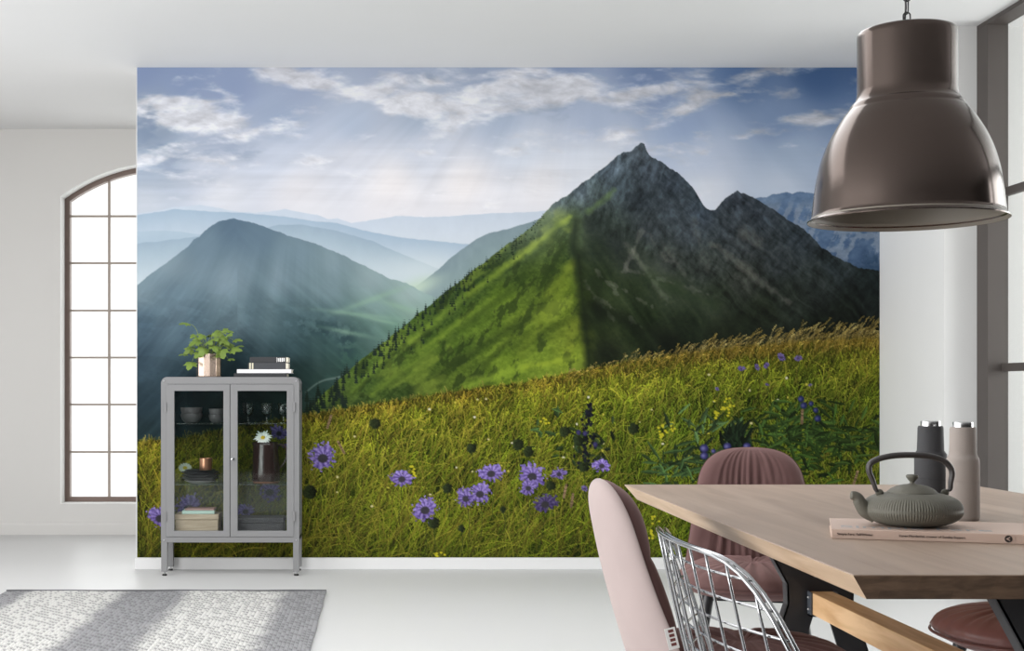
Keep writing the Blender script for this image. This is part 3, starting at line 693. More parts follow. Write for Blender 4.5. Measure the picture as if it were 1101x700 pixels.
    # white daisy in the print
    for k in range(14):
        a = 2 * PI * k / 14
        for r_ in np.linspace(2, 6, 6): spot(199 + r_ * math.cos(a), 503 + r_ * .7 * math.sin(a), 1.5, 1.2, (226, 226, 214))
    spot(199, 503, 2.8, 2.2, (206, 176, 44))

    # ---- to mesh
    g_ = img.mean(-1, keepdims=True)
    img = np.clip(g_ + (img - g_) * .92, 4, 250)
    s = YM / F                       # print unit to metres
    vx = (X - CX) * s; vz = CH - (Y - CY) * s
    co = np.stack([vx, np.full_like(vx, 0.0), vz], -1).reshape(-1, 3).astype(np.float32)
    idx = np.arange(nx * ny).reshape(ny, nx)
    quads = np.stack([idx[:-1, :-1], idx[1:, :-1], idx[1:, 1:], idx[:-1, 1:]], -1).reshape(-1, 4)
    nq = len(quads)
    me = bpy.data.meshes.new('mural')
    me.vertices.add(len(co)); me.vertices.foreach_set('co', co.ravel())
    me.loops.add(nq * 4); me.loops.foreach_set('vertex_index', quads.ravel().astype(np.int32))
    me.polygons.add(nq); me.polygons.foreach_set('loop_start', np.arange(0, nq * 4, 4, dtype=np.int32))
    me.update(calc_edges=True)
    at = me.color_attributes.new('print', 'FLOAT_COLOR', 'POINT')
    c4 = np.ones((nx * ny, 4), np.float32); c4[:, :3] = lin(img.reshape(-1, 3)) * .84
    at.data.foreach_set('color', c4.ravel())
    m = bpy.data.materials.new('mural_print'); m.use_nodes = True; nt = m.node_tree; b = nt.nodes['Principled BSDF']
    b.inputs['Roughness'].default_value = .75; b.inputs['Specular IOR Level'].default_value = .1
    a = nt.nodes.new('ShaderNodeAttribute'); a.attribute_name = 'print'; nt.links.new(a.outputs['Color'], b.inputs['Base Color'])
    o = obj('wall_mural_print', me, m, loc=(0, YM - .002, 0))
    o.name = 'mural'
    tag(o, 'large landscape mural of green alpine meadow and grey rocky mountains covering the wall', 'mural')
build_mural()


# ------------------------------------------------------------------ rug
def make_rug():
    X0, X1, Y0, Y1 = -1.876, -0.275, 4.35, 6.75
    m = bpy.data.materials.new('woven_rug'); m.use_nodes = True; nt = m.node_tree; b = nt.nodes['Principled BSDF']
    b.inputs['Roughness'].default_value = .95; b.inputs['Specular IOR Level'].default_value = .1
    def N(t, **k):
        n = nt.nodes.new(t)
        for a, v in k.items(): setattr(n, a, v)
        return n
    def link(a, c): nt.links.new(a, c)
    tc = N('ShaderNodeTexCoord')
    def math_(op, a, b_=None, c=None):
        n = N('ShaderNodeMath', operation=op)
        for i, v in enumerate((a, b_, c)):
            if v is None: continue
            if hasattr(v, 'links'): link(v, n.inputs[i])
            else: n.inputs[i].default_value = v
        return n.outputs[0]
    sep = N('ShaderNodeSeparateXYZ'); link(tc.outputs['Object'], sep.inputs[0])
    sx, sy = sep.outputs[0], sep.outputs[1]
    # broad soft grey bands across the length, slightly slanted
    nz = N('ShaderNodeTexNoise'); nz.inputs['Scale'].default_value = 5; link(tc.outputs['Object'], nz.inputs['Vector'])
    bx = math_('ADD', sx, math_('MULTIPLY', nz.outputs[0], .10))
    ramp = N('ShaderNodeValToRGB'); link(math_('MULTIPLY_ADD', bx, .625, .5), ramp.inputs[0])
    cr = ramp.color_ramp; cr.interpolation = 'EASE'
    while len(cr.elements) > 1: cr.elements.remove(cr.elements[0])
    L, D = rgba((194, 193, 190)), rgba((138, 138, 140))
    stops = [(0.0, D), (.08, D), (.14, L), (.37, L), (.43, D), (.57, D), (.64, L), (.86, L), (.93, D), (1, D)]
    cr.elements[0].position = 0; cr.elements[0].color = D
    for p, c in stops[1:]: e = cr.elements.new(p); e.color = c
    # braid: staggered dashes
    row = math_('MULTIPLY', sx, 1 / .017)
    fl = math_('FLOOR', row)
    jit = N('ShaderNodeTexWhiteNoise', noise_dimensions='1D'); link(fl, jit.inputs['W'])
    ph = math_('ADD', math_('MULTIPLY', sy, 1 / .052), math_('MULTIPLY', fl, .36))
    ph = math_('ADD', ph, math_('MULTIPLY', jit.outputs['Value'], .25))
    ph = math_('ADD', ph, math_('MULTIPLY', math_('FRACT', row), .5))
    cell = N('ShaderNodeTexWhiteNoise', noise_dimensions='2D'); cv = N('ShaderNodeCombineXYZ'); link(math_('FLOOR', ph), cv.inputs[0]); link(fl, cv.inputs[1]); link(cv.outputs[0], cell.inputs['Vector'])
    fx = math_('ABSOLUTE', math_('SUBTRACT', math_('FRACT', ph), .5)); fy = math_('ABSOLUTE', math_('SUBTRACT', math_('FRACT', row), .5))
    h = math_('SUBTRACT', 1.0, math_('MAXIMUM', math_('POWER', math_('MULTIPLY', fx, 2), 5.0), math_('POWER', math_('MULTIPLY', fy, 2), 3.0)))
    dk = N('ShaderNodeMix', data_type='RGBA', blend_type='MULTIPLY')
    tone = N('ShaderNodeValToRGB'); link(cell.outputs['Value'], tone.inputs[0]); tone.color_ramp.elements[0].color = (.90, .90, .905, 1); tone.color_ramp.elements[0].position = .10; tone.color_ramp.elements[1].color = (1, 1, 1, 1); tone.color_ramp.elements[1].position = .6
    dk.inputs[0].default_value = 1; link(ramp.outputs[0], dk.inputs[6]); link(tone.outputs[0], dk.inputs[7])
    gap = N('ShaderNodeMix', data_type='RGBA'); gap.inputs[6].default_value = rgba((92, 92, 94)); 
    fleck = math_('MULTIPLY', math_('LESS_THAN', cell.outputs['Value'], .62), math_('MULTIPLY', math_('LESS_THAN', fx, .24), math_('LESS_THAN', fy, .36)))
    link(math_('SUBTRACT', math_('MULTIPLY_ADD', h, .8, .65), math_('MULTIPLY', fleck, .95)), gap.inputs[0]); link(dk.outputs[2], gap.inputs[7])
    gap.clamp_factor = True
    link(gap.outputs[2], b.inputs['Base Color'])
    bp = N('ShaderNodeBump'); bp.inputs['Strength'].default_value = .6; bp.inputs['Distance'].default_value = .006; link(h, bp.inputs['Height']); link(bp.outputs[0], b.inputs['Normal'])
    t = thing('rug', 'flat woven light grey rug with soft darker bands lying on the pale floor', 'rug', ((X0 + X1) / 2, (Y0 + Y1) / 2, 0))
    w2, l2 = (X1 - X0) / 2, (Y1 - Y0) / 2
    bm = bmesh.new(); nx, ny = 80, 60; top = []
    for j in range(ny + 1):
        for i in range(nx + 1):
            x = -w2 + 2 * w2 * i / nx; y = -l2 + 2 * l2 * j / ny
            e = .004 * math.sin(x * 9 + 1) + .003 * math.sin(x * 23)
            top.append(bm.verts.new((x + .0012 * math.sin(y * 11), y + (e if j == ny else 0), .009 + .0012 * math.sin(x * 9 + y * 5))))
    for j in range(ny):
        for i in range(nx): bm.faces.new([top[j * (nx + 1) + i], top[j * (nx + 1) + i + 1], top[(j + 1) * (nx + 1) + i + 1], top[(j + 1) * (nx + 1) + i]])
    r = bmesh.ops.extrude_face_region(bm, geom=bm.faces[:])
    for v in r['geom']:
        if isinstance(v, bmesh.types.BMVert): v.co.z = 0.0005
    obj('woven_field', bm, m, t)
    md = mat('rug_binding', (74, 74, 76), .9)
    for s in (-1, 1):
        pts = [(-w2 + 2 * w2 * i / 60, s * (l2 - .002) + (.004 * math.sin((-w2 + 2 * w2 * i / 60) * 9 + 1) + .003 * math.sin((-w2 + 2 * w2 * i / 60) * 23) if s > 0 else 0), .0075) for i in range(61)]
        bm = bmesh.new(); tube(bm, pts, .0068, 8); tag(obj('edge_binding', bm, md, t, smooth=True), 'dark grey rolled edge')
make_rug()

# ------------------------------------------------------------------ glass cabinet
CBX, CBY = -0.8235, 7.345
def cabinet():
    t = thing('display_cabinet', 'grey metal display cabinet with two glass doors standing before the mural', 'cabinet', (CBX, CBY, 0))
    W, D, ZB, ZT = .3765, .245, .196, 1.084
    def rr(x, z0, z1, r, n=8):
        p = [(-x, z0), (x, z0)]
        for i in range(n + 1): a = PI / 2 * i / n; p.append((x - r + r * math.cos(a), z1 - r + r * math.sin(a)))
        for i in range(n + 1): a = PI / 2 + PI / 2 * i / n; p.append((-x + r + r * math.cos(a), z1 - r + r * math.sin(a)))
        return p
    bm = bmesh.new()
    # bent sheet over the top, floor plate, slim bottom and top rails along the sides
    prof = rr(W, ZB, ZT, .034); inn_ = rr(W - .010, ZB + .018, ZT - .012, .026)
    for k in range(2, len(prof) - 1):
        prism(bm, [prof[k], prof[k + 1], inn_[k + 1], inn_[k]], 'y', .004, D)
    box(bm, -W, W, .004, D, ZB, ZB + .018)
    for s in (-1, 1):
        box(bm, s * (W - .005) - .005, s * (W - .005) + .005, .004, D, ZB, ZB + .05); box(bm, s * (W - .005) - .005, s * (W - .005) + .005, .004, D, ZT - .075, ZT - .034)
        for y0, y1 in ((.004, .034), (D - .034, D)): box(bm, s * (W - .005) - .005, s * (W - .005) + .005, y0, y1, ZB, ZT - .034)
    # front face frame and rear frame: slim inward flanges
    for y0, y1 in ((.0, .012), (D - .012, D)):
        ring_prism(bm, rr(W, ZB, ZT, .034), rr(W - .030, ZB + .016, ZT - .038, .006), 'y', y0, y1)
    o = obj('body', bm, M_cab, t)
    # perforated uprights and centre divider
    bm = bmesh.new()
    box(bm, -.006, .006, .02, D - .02, ZB + .02, ZT - .02, .001)
    obj('divider', bm, M_cabin, t)
    mdark = mat('punched_holes', (60, 60, 62), .8)
    for x0, sgn in ((-W + .0105, 1), (W - .0105, -1), (.0065, 1)):
        for y in (.05, D - .045):
            bm = bmesh.new(); box(bm, min(x0, x0 + sgn * .004), max(x0, x0 + sgn * .004), y - .011, y + .011, ZB + .02, ZT - .03, .001)
            u = obj('upright', bm, M_cabin, t)
            bm = bmesh.new()
            z = ZB + .05
            while z < ZT - .05:
                xx = x0 + sgn * .0042; box(bm, min(xx, xx + sgn * .0004), max(xx, xx + sgn * .0004), y - .0035, y + .0035, z, z + .007); z += .0165
            obj('hole_row', bm, mdark, u)
    bm = bmesh.new(); box(bm, -W + .028, W - .028, D - .009, D - .005, ZB + .012, ZT - .034); obj('back_pane', bm, M_cabglass, t)
    for s in (-1, 1):
        bm = bmesh.new(); xx = s * (W - .005); box(bm, xx - .002, xx + .002, .03, D - .03, ZB + .045, ZT - .07); tag(obj('side_pane', bm, M_cabglass, t), 'clear glass side')
    # shelves
    for xs in ((-W + .016, -.012), (.012, W - .016)):
        for z in (.824, .492): bm = bmesh.new(); box(bm, xs[0], xs[1], .028, D - .016, z, z + .006, .001); tag(obj('glass_shelf', bm, M_shelf, t), 'clear glass shelf')
    # legs with screw feet
    for x in (-1, 1):
        for y in (.017, D - .017):
            bm = bmesh.new(); cx_ = x * (W - .017)
            box(bm, cx_ - .0165, cx_ + .0165, y - .0165, y + .0165, .022, ZB + .01, .002)
            lg = obj('leg', bm, M_cab, t)
            bm = bmesh.new(); lathe(bm, [(0, .008), (.005, .008), (.005, .0225), (0, .0225)], 12, (cx_, y, 0)); obj('foot_stud', bm, M_zinc, lg)
            bm = bmesh.new(); lathe(bm, [(0, 0), (.0125, 0), (.0135, .004), (.012, .009), (0, .010)], 20, (cx_, y, 0)); tag(obj('foot', bm, M_rubber, lg, smooth=True, angle=40), 'black foot')
    # front apron
    bm = bmesh.new(); box(bm, -W + .001, W - .001, .001, .014, ZB - .014, ZB + .012, .002); obj('apron', bm, M_cab, t)
    # doors
    for s in (-1, 1):
        xa, xb = (-.347, -.0015) if s < 0 else (.0015, .347)
        ga, gb = (-.304, -.0365) if s < 0 else (.0405, .309)
        z0, z1 = ZB + .018, ZT - .040
        bm = bmesh.new(); ring_prism(bm, [(xa, z0), (xb, z0), (xb, z1), (xa, z1)], [(ga, .246), (gb, .246), (gb, 1.008), (ga, 1.008)], 'y', -.004, .016)
        d = obj('door', bm, M_cab, t)
        bv = d.modifiers.new('bevel', 'BEVEL'); bv.width = .0015; bv.segments = 2; bv.limit_method = 'ANGLE'
        bm = bmesh.new(); box(bm, ga - .006, gb + .006, .004, .008, .240, 1.014); tag(obj('door_pane', bm, M_cabglass, d), 'clear glass pane')
        for z in (.92, .325):
            bm = bmesh.new(); xc = s * (W - .0265); lathe(bm, [(0, -.026), (.0055, -.026), (.0055, .026), (0, .026)], 12, (xc, -.006, z))
            box(bm, xc - .006, xc + .006, -.006, .002, z - .024, z + .024)
            obj('hinge', bm, M_cab, d, smooth=True, angle=40)
        for x, z in ((xa - s * .0, z1 + .018),):
            pass
    for x in (-W + .016, W - .016):
        for z in (ZB - .002, ZT - .022):
            bm = bmesh.new(); bmesh.ops.create_uvsphere(bm, u_segments=12, v_segments=8, radius=.0045)
            for v in bm.verts: v.co = Vector((x + v.co.x, -.001 + v.co.y * .6, z + v.co.z))
            tag(obj('corner_screw', bm, M_zinc, t, smooth=True), 'bright screw head')
    # key lock
    bm = bmesh.new(); Mx = Matrix.Translation((.0155, -.004, .636)) @ Matrix.Rotation(PI / 2, 4, 'X')
    lathe(bm, [(0, .0), (.0095, 0), (.0095, .004), (.004, .005), (.004, .018), (0, .018)], 20)
    for v in bm.verts: v.co = Mx @ v.co
    box(bm, .0145, .0165, -.036, -.02, .629, .643, .001)
    tag(obj('lock_key', bm, M_chrome, t, smooth=True, angle=35), 'small silver key in its lock')
cabinet()
def cab(px): return (px - 410) * .005145      # world x of something in the middle of the cabinet
YC = CBY + .125

def bowl(x, y, z, r, h, label, group):
    bm = bmesh.new()
    lathe(bm, [(0, .004), (r * .45, .002), (r * .52, 0), (r * .62, .003), (r * .88, h * .38), (r * .99, h * .75), (r, h), (r * .95, h), (r * .93, h * .75), (r * .82, h * .4), (r * .5, .009), (0, .009)], 48)
    return tag(obj('bowl', bm, M_ceramic, None, True, (x, y, z), 45), label, 'bowl', group)
bx1, bx2 = cab(205.5), cab(233)
SHT = .8305
bowl(bx1, YC, SHT, .059, .052, 'grey stoneware bowl, lower of the left pair on the cabinet shelf', 'grey bowls on the top shelf')
bowl(bx1 + .001, YC, SHT + .026, .060, .060, 'grey stoneware bowl nested on top in the left pair', 'grey bowls on the top shelf')
bowl(bx2, YC + .01, SHT, .046, .045, 'small grey bowl, bottom of the right pair beside the door stile', 'grey bowls on the top shelf')
bowl(bx2 + .001, YC + .01, SHT + .024, .047, .055, 'small grey bowl nested on top in the right pair', 'grey bowls on the top shelf')

# plates
SHM = .4985
px_ = cab(215)
def plate(z, r, h, label, m=M_plate):
    bm = bmesh.new()
    lathe(bm, [(0, 0), (r * .58, 0), (r * .64, .002), (r * .96, h - .004), (r, h - .001), (r * .985, h), (r * .95, h - .001), (r * .62, .006), (0, .005)], 64)
    return tag(obj('plate', bm, m, None, True, (px_, YC, z), 40), label, 'plate', 'dark plates stacked in the cabinet')
zz = SHM
for i, (r, h, lab, mm) in enumerate(((.088, .016, 'pale grey plate at the bottom of the stack under the dark plates', mat('pale_plate', (156, 150, 148), .5)), (.103, .020, 'wide charcoal plate, second from the bottom of the stack', M_plate), (.104, .020, 'wide charcoal plate in the middle of the stack', M_plate), (.105, .022, 'wide charcoal plate, second from the top of the stack', M_plate), (.086, .018, 'smaller charcoal plate on top of the stack under the copper cup', M_plate))):
    plate(zz, r, h, lab, mm); zz += (.012, .0145, .0145, .0145, 0)[i]
# copper cup
bm = bmesh.new(); r, h = .0355, .076
lathe(bm, [(0, .002), (r * .92, 0), (r * .97, .003), (r, h * .5), (r * 1.02, h), (r * .98, h), (r * .95, h * .5), (r * .9, .006), (0, .006)], 48)
tag(obj('cup', bm, M_copper, None, True, (cab(221), YC, zz + .006), 40), 'hammered copper cup standing on the stack of dark plates', 'cup')
# wooden box with two thin books on it
SHB = ZBOT = .2145
def wood_box():
    t = thing('wooden_box', 'pale wooden lidded box on the cabinet bottom below the plates', 'box', (cab(213.5), YC, SHB))
    bm = bmesh.new(); box(bm, -.117, .117, -.085, .085, 0, .088, .002); obj('box_body', bm, M_boxwood, t)
    bm = bmesh.new(); box(bm, -.121, .121, -.089, .089, .0885, .118, .003); obj('box_lid', bm, M_boxwood, t)
wood_box()
def flat_book(name, label, x, y, z, w, d, h, mc, rz=0, parent=None, group=None, page_out=0.0, hard=.003):
    """lying book: spine to the front (-y), page block showing at the ends and rear"""
    t = thing(name, label, 'book', (x, y, z), rz, group)
    bm = bmesh.new(); w2, d2 = w / 2, d / 2
    box(bm, -w2, w2, -d2, d2, 0, hard, .0008); box(bm, -w2, w2, -d2, d2, h - hard, h, .0008)
    box(bm, -w2, w2, -d2 - .001, -d2 + hard, 0.0002, h - .0002, .0012)
    obj('cover', bm, mc, t)
    bm = bmesh.new(); box(bm, -w2 + .004, w2 - .004 + page_out, -d2 + hard, d2 - .004, hard * .9, h - hard * .9); tag(obj('page_block', bm, M_paper, t), 'cream page edges')
    return t
zb = SHB + .1185
flat_book('thin_book', 'thin pale green book lying on the wooden box lid', cab(214.5), YC - .01, zb, .178, .13, .018, M_mint, .03)
flat_book('thin_book', 'thin rose book on top of the pale green book', cab(216), YC, zb + .0185, .160, .12, .009, M_rose, -.02, hard=.002)
# dark card box at lower right
def tray():
    t = thing('dark_box', 'long black lidded box on the cabinet bottom under the jug', 'box', (cab(280), YC + .004, SHB))
    bm = bmesh.new(); box(bm, -.132, .132, -.08, .08, 0, .07, .002); obj('box_body', bm, M_trayblack, t)
    bm = bmesh.new(); box(bm, -.136, .136, -.084, .084, .0705, .098, .002); obj('box_lid', bm, M_trayblack, t)
tray()
# goblets
def goblet(x, y, label):
    t = thing('goblet', label, 'glass', (x, y, SHT), 0, 'clear goblets on the top shelf')
    bm = bmesh.new()
    lathe(bm, [(.0055, .036), (.014, .040), (.026, .050), (.031, .066), (.0325, .112), (.0315, .1125), (.030, .066), (.025, .053), (.012, .044), (0, .043)], 36)
    obj('goblet_bowl', bm, M_goblet, t, True)
    bm = bmesh.new()
    lathe(bm, [(0, 0), (.028, 0), (.029, .002), (.012, .006), (.0055, .012), (.0045, .024), (.006, .037), (0, .040)], 32)
    obj('goblet_stem', bm, M_goblet, t, True)
goblet(cab(266.5), YC, 'clear stemmed goblet on the top shelf, nearest the cabinet centre post')
goblet(cab(286.5), YC, 'clear stemmed goblet in the middle of the three goblets')
goblet(cab(304.5), YC, 'clear stemmed goblet at the hinge end of the top shelf')
# jug
def jug():
    t = thing('jug', 'tall dark brown glazed jug with handle inside the cabinet', 'jug', (cab(285.8), YC, SHM))
    bm = bmesh.new()
    def rf(a, z):
        k = max(0, (z - .14) / .09)
        return 1 + .16 * k * math.exp(-((abs(a - PI)) / .28) ** 2)
    lathe(bm, [(0, .008), (.072, .008), (.0765, .014), (.077, .05), (.074, .11), (.069, .17), (.066, .208), (.067, .226), (.064, .2265), (.062, .208), (.066, .15), (.07, .05), (.07, .02), (0, .018)], 64, rfun=rf)
    obj('jug_body', bm, M_jug, t, True)
    bm = bmesh.new(); lathe(bm, [(0, 0), (.068, 0), (.0735, .006), (.0745, .0115), (0, .0115)], 64); tag(obj('jug_foot', bm, M_clay, t, True, angle=40), 'bare clay foot ring')
    bm = bmesh.new(); pts = spline([(.064, 0, .205), (.085, 0, .212), (.108, 0, .198), (.117, 0, .165), (.108, 0, .125), (.088, 0, .095), (.073, 0, .082)], 8)
    tube(bm, pts, .0075, 10, flat=(.8, 1.25)); obj('handle', bm, M_jug, t, True)
jug()
def daisy():
    t = thing('daisy', 'white daisy with yellow centre standing in the brown jug', 'flower', (cab(283), YC - .02, SHM + .249))
    Mx = Matrix.Rotation(math.radians(52), 4, 'X')
    bm = bmesh.new()
    for k in range(17):
        a = 2 * PI * k / 17; L = .045 * (.9 + .12 * math.sin(k * 2.3)); wd = .0062; vs = []
        for i in range(6):
            q = i / 5; r = .009 + L * q; w_ = wd * (math.sin(PI * (.12 + .80 * q))); zz_ = .003 + .006 * math.sin(q * 2.2) - .012 * q * q * (.5 + .5 * math.sin(k * 1.7))
            for s in (-1, 1):
                for dz in (0, .0008): vs.append(bm.verts.new(Mx @ Vector((r * math.cos(a) - s * w_ * math.sin(a), r * math.sin(a) + s * w_ * math.cos(a), zz_ + dz))))
        for i in range(5):
            A = vs[i * 4:i * 4 + 4]; B = vs[i * 4 + 4:i * 4 + 8]
            for q in ((A[1], A[3], B[3], B[1]), (A[2], A[0], B[0], B[2]), (A[0], A[1], B[1], B[0]), (A[3], A[2], B[2], B[3])): bm.faces.new(q)
        bm.faces.new((vs[0], vs[2], vs[3], vs[1])); bm.faces.new((vs[20], vs[21], vs[23], vs[22]))
    obj('petals', bm, M_petal, t, True)
    bm = bmesh.new(); bmesh.ops.create_uvsphere(bm, u_segments=20, v_segments=12, radius=.0125)
    for v in bm.verts: v.co = Mx @ Vector((v.co.x, v.co.y, v.co.z * .55 + .004))
    obj('flower_centre', bm, M_yolk, t, True)
    bm = bmesh.new(); tube(bm, spline([(0, 0, .0), (.001, .01, -.03), (.0, .03, -.10), (-.004, .035, -.2)], 5), .0016, 8); obj('flower_stem', bm, M_stem, t, True)
daisy()

# ------------------------------------------------------------------ on top of the cabinet
ZCT = 1.0845
def potted_plant():
    t = thing('potted_plant', 'leafy green ivy in a shiny copper pot on the cabinet top', 'plant', (cab(224.5), YC, ZCT))
    bm = bmesh.new(); R, H = .069, .128
    lathe(bm, [(0, 0), (R * .96, 0), (R, .004), (R, H - .002), (R * .985, H), (R * .95, H - .002), (R * .94, H - .02), (0, H - .021)], 12)
    for v in bm.verts: v.co = Matrix.Rotation(.2, 4, 'Z') @ v.co
    bmesh.ops.recalc_face_normals(bm, faces=bm.faces)
    o = obj('pot', bm, M_potcopper, t)
    bv = o.modifiers.new('bevel', 'BEVEL'); bv.width = .004; bv.segments = 3; bv.limit_method = 'ANGLE'; bv.angle_limit = .3
    bm = bmesh.new(); lathe(bm, [(0, H - .0205), (R * .9, H - .0205), (R * .9, H - .012), (R * .5, H - .006), (0, H - .004)], 24); obj('soil', bm, M_soil, t, True)
    rng = random.Random(5)
    bml, bms = bmesh.new(), bmesh.new()
    lobes = [(0, 1.0), (18, .80), (38, .50), (62, .78), (82, .52), (112, .62), (140, .40), (180, .22)]
    def leaf(p, d, up, size):
        d = d.normalized(); side = d.cross(up).normalized(); nrm = side.cross(d).normalized()
        ctr = p + d * size * .25
        ring = []
        for k, (a, r) in enumerate(lobes + [(-a, r) for a, r in lobes[-2:0:-1]]):
            a = math.radians(a); rr_ = r * size * .75
            q = ctr + d * rr_ * math.cos(a) + side * rr_ * math.sin(a) - nrm * (rr_ * rr_ / size) * .35
            ring.append(q)
        off = nrm * .0006
        c0, c1 = bml.verts.new(ctr + off + nrm * size * .03), bml.verts.new(ctr - off)
        up_, dn = [bml.verts.new(q + off) for q in ring], [bml.verts.new(q - off) for q in ring]
        n = len(ring)
        for i in range(n):
            j = (i + 1) % n
            bml.faces.new((c0, up_[i], up_[j])); bml.faces.new((c1, dn[j], dn[i])); bml.faces.new((up_[i], dn[i], dn[j], up_[j]))
    # (tip x, tip y, tip z above the cabinet top, leaf size)
    tips = [(-.105, -.02, .295, .062), (.02, .02, .25, .07), (-.05, -.03, .20, .075), (.06, -.01, .22, .07), (.105, -.02, .235, .055), (.135, .0, .205, .055), (.12, -.03, .15, .07), (.075, -.05, .155, .075), (.03, -.05, .175, .07), (-.02, -.045, .165, .075), (-.085, -.03, .165, .06), (-.118, -.02, .125, .05), (-.085, -.06, .085, .075), (.11, -.03, .10, .04), (.0, .05, .235, .07), (-.06, .04, .215, .065), (.09, .05, .19, .07), (.04, .06, .2, .07), (-.10, .04, .16, .06), (.07, .02, .26, .05), (-.03, .0, .235, .055), (.03, -.02, .215, .06), (.145, .03, .17, .05), (-.04, -.06, .135, .06), (.055, -.06, .12, .06), (-.075, .0, .235, .04), (.0, -.03, .20, .06), (.1, .0, .255, .04)]
    for i, (x, y, z, sz) in enumerate(tips):
        b0 = Vector((x * .22, y * .25, H - .012)); tip = Vector((x, y, z))
        mid = b0.lerp(tip, .55) + Vector((0, 0, .035 + .02 * rng.random()))
        pts = spline([b0, mid, tip], 6)
        tube(bms, pts, [.0022 - .001 * k / (len(pts) - 1) for k in range(len(pts))], 6)
        out = Vector((x, y - .03, 0)).normalized() if abs(x) + abs(y) > .02 else Vector((0, -1, 0))
        d = out * .8 + Vector((rng.uniform(-.4, .4), rng.uniform(-.5, .1), rng.uniform(-.8, .1)))
        leaf(tip, d, Vector((rng.uniform(-.4, .4), -.55 + rng.uniform(-.5, .4), .8)), sz * 1.05)
    obj('stems', bms, M_stem, t, True); obj('foliage', bml, M_leaf, t)
potted_plant()
ybk = YC
b1 = flat_book('book', 'large flat charcoal book at the bottom of the pile on the cabinet', cab(281.5), ybk, ZCT, .290, .20, .020, M_bookblack, page_out=.0)
b2 = flat_book('book', 'flat white book in the pile on the cabinet top', cab(285.5), ybk, ZCT + .0203, .298, .19, .0215, M_bookwhite)
b3 = flat_book('book', 'black clothbound book with cream bands, second from the top of the pile', cab(288), ybk, ZCT + .0422, .206, .15, .036, M_bookgrey, page_out=.016)
b4 = flat_book('book', 'black book with white lettering on top of the pile', cab(289), ybk, ZCT + .0785, .198, .15, .031, M_bookblack, page_out=.016)
bm = bmesh.new()
for x in (-.092, -.078): box(bm, x - .004, x + .004, -.0768, -.0756, .001, .035)
tag(obj('spine_bands', bm, M_cream, b3), 'cream spine bands')
bm = bmesh.new()
for x, w_, h0, h1 in ((.058, .005, .006, .025), (.068, .007, .005, .026), (.079, .007, .005, .026), (.089, .006, .007, .026), (.05, .002, .002, .029)): box(bm, x - w_ / 2, x + w_ / 2, -.0768, -.0756, h0, h1)
tag(obj('spine_lettering', bm, M_white, b4), 'white spine lettering')

# ------------------------------------------------------------------ pendant lamp
def lamp():
    LX, LY, K = 1.2313, 3.16, .00218
    t = thing('pendant_lamp', 'large taupe metal pendant lamp hanging on a chain over the table', 'lamp', (LX, LY, 0))
    mo = mat('taupe_enamel', (82, 72, 67), .16, metal=.85, spec=.5, coat=.05)
    mi = mat('lamp_lining', (122, 116, 106), .5)
    def z(py): return CH + (CY - py) * K
    def r(px): return px * K * .955
    outer = [(r(107), z(237.5)), (r(107.3), z(236.3)), (r(106.5), z(235.4)), (r(103), z(233)), (r(102.4), z(229)), (r(101.6), z(222)), (r(99.6), z(204.5)), (r(96.4), z(186)), (r(91.2), z(167)), (r(83.6), z(149)), (r(73), z(131)), (r(66), z(121.5)), (r(62.5), z(117.5)), (r(61.5), z(115.5)), (r(60.5), z(113)), (r(58), z(110.5)), (r(55.5), z(108)), (r(54), z(104)), (r(53.3), z(98)), (r(53.3), z(40)), (r(53.0), z(36.5)), (r(51.5), z(34)), (r(48.5), z(32.8)), (r(30), z(32)), (0, z(31.6))]
    # smooth the bell between the rim and the shoulder
    sm = [Vector((a, 0, b)) for a, b in outer]
    prof = [(a, b) for a, b in outer[:4]] + [(v.x, v.z) for v in spline(sm[4:13], 5)] + outer[13:]
    bm = bmesh.new(); lathe(bm, prof, 96)
    shade = obj('lamp_shade', bm, mo, t, True, angle=50)
    inner = [(r(107) - .0005, z(237.4))] + [(v.x - .003, v.z - .001) for v in spline(sm[4:13], 5)] + [(r(50), z(108)), (r(50), z(60)), (0, z(59))]
    bm = bmesh.new(); lathe(bm, inner, 96); tag(obj('lamp_lining', bm, mi, shade, True, angle=50), 'pale inside of the shade')
    bm = bmesh.new(); lathe(bm, [(0, z(31.7)), (.012, z(31.7)), (.012, z(29)), (.006, z(28)), (0, z(28))], 20); obj('chain_mount', bm, M_black, t, True, angle=40)
    # chain to the ceiling, with the flex beside it
    bm = bmesh.new(); zc = z(29); k = 0; ll, lw = .034, .0085
    while zc + ll < CZ + .01:
        pts = []
        for i in range(16):
            a = 2 * PI * i / 16; u_ = lw * math.cos(a); v_ = (ll / 2 - lw) * (1 if math.sin(a) > 0 else -1) + lw * math.sin(a)
            pts.append((u_, 0, zc + ll / 2 + v_) if k % 2 == 0 else (0, u_, zc + ll / 2 + v_))
        tube(bm, pts, .0017, 6, closed=True); zc += ll - .0042; k += 1
    obj('chain', bm, M_black, t, True)
    bm = bmesh.new(); pts = [(-.006 + .003 * math.sin(i * .9), .004 * math.cos(i * 1.1), z(30) + (CZ - .03 - z(30)) * i / 40) for i in range(41)]
    tube(bm, pts, .0024, 8); obj('cable', bm, M_black, t, True)
    bm = bmesh.new(); lathe(bm, [(0, CZ), (.05, CZ), (.05, CZ - .02), (.035, CZ - .035), (0, CZ - .037)], 32); obj('ceiling_rose', bm, mo, t, True, angle=40)
lamp()

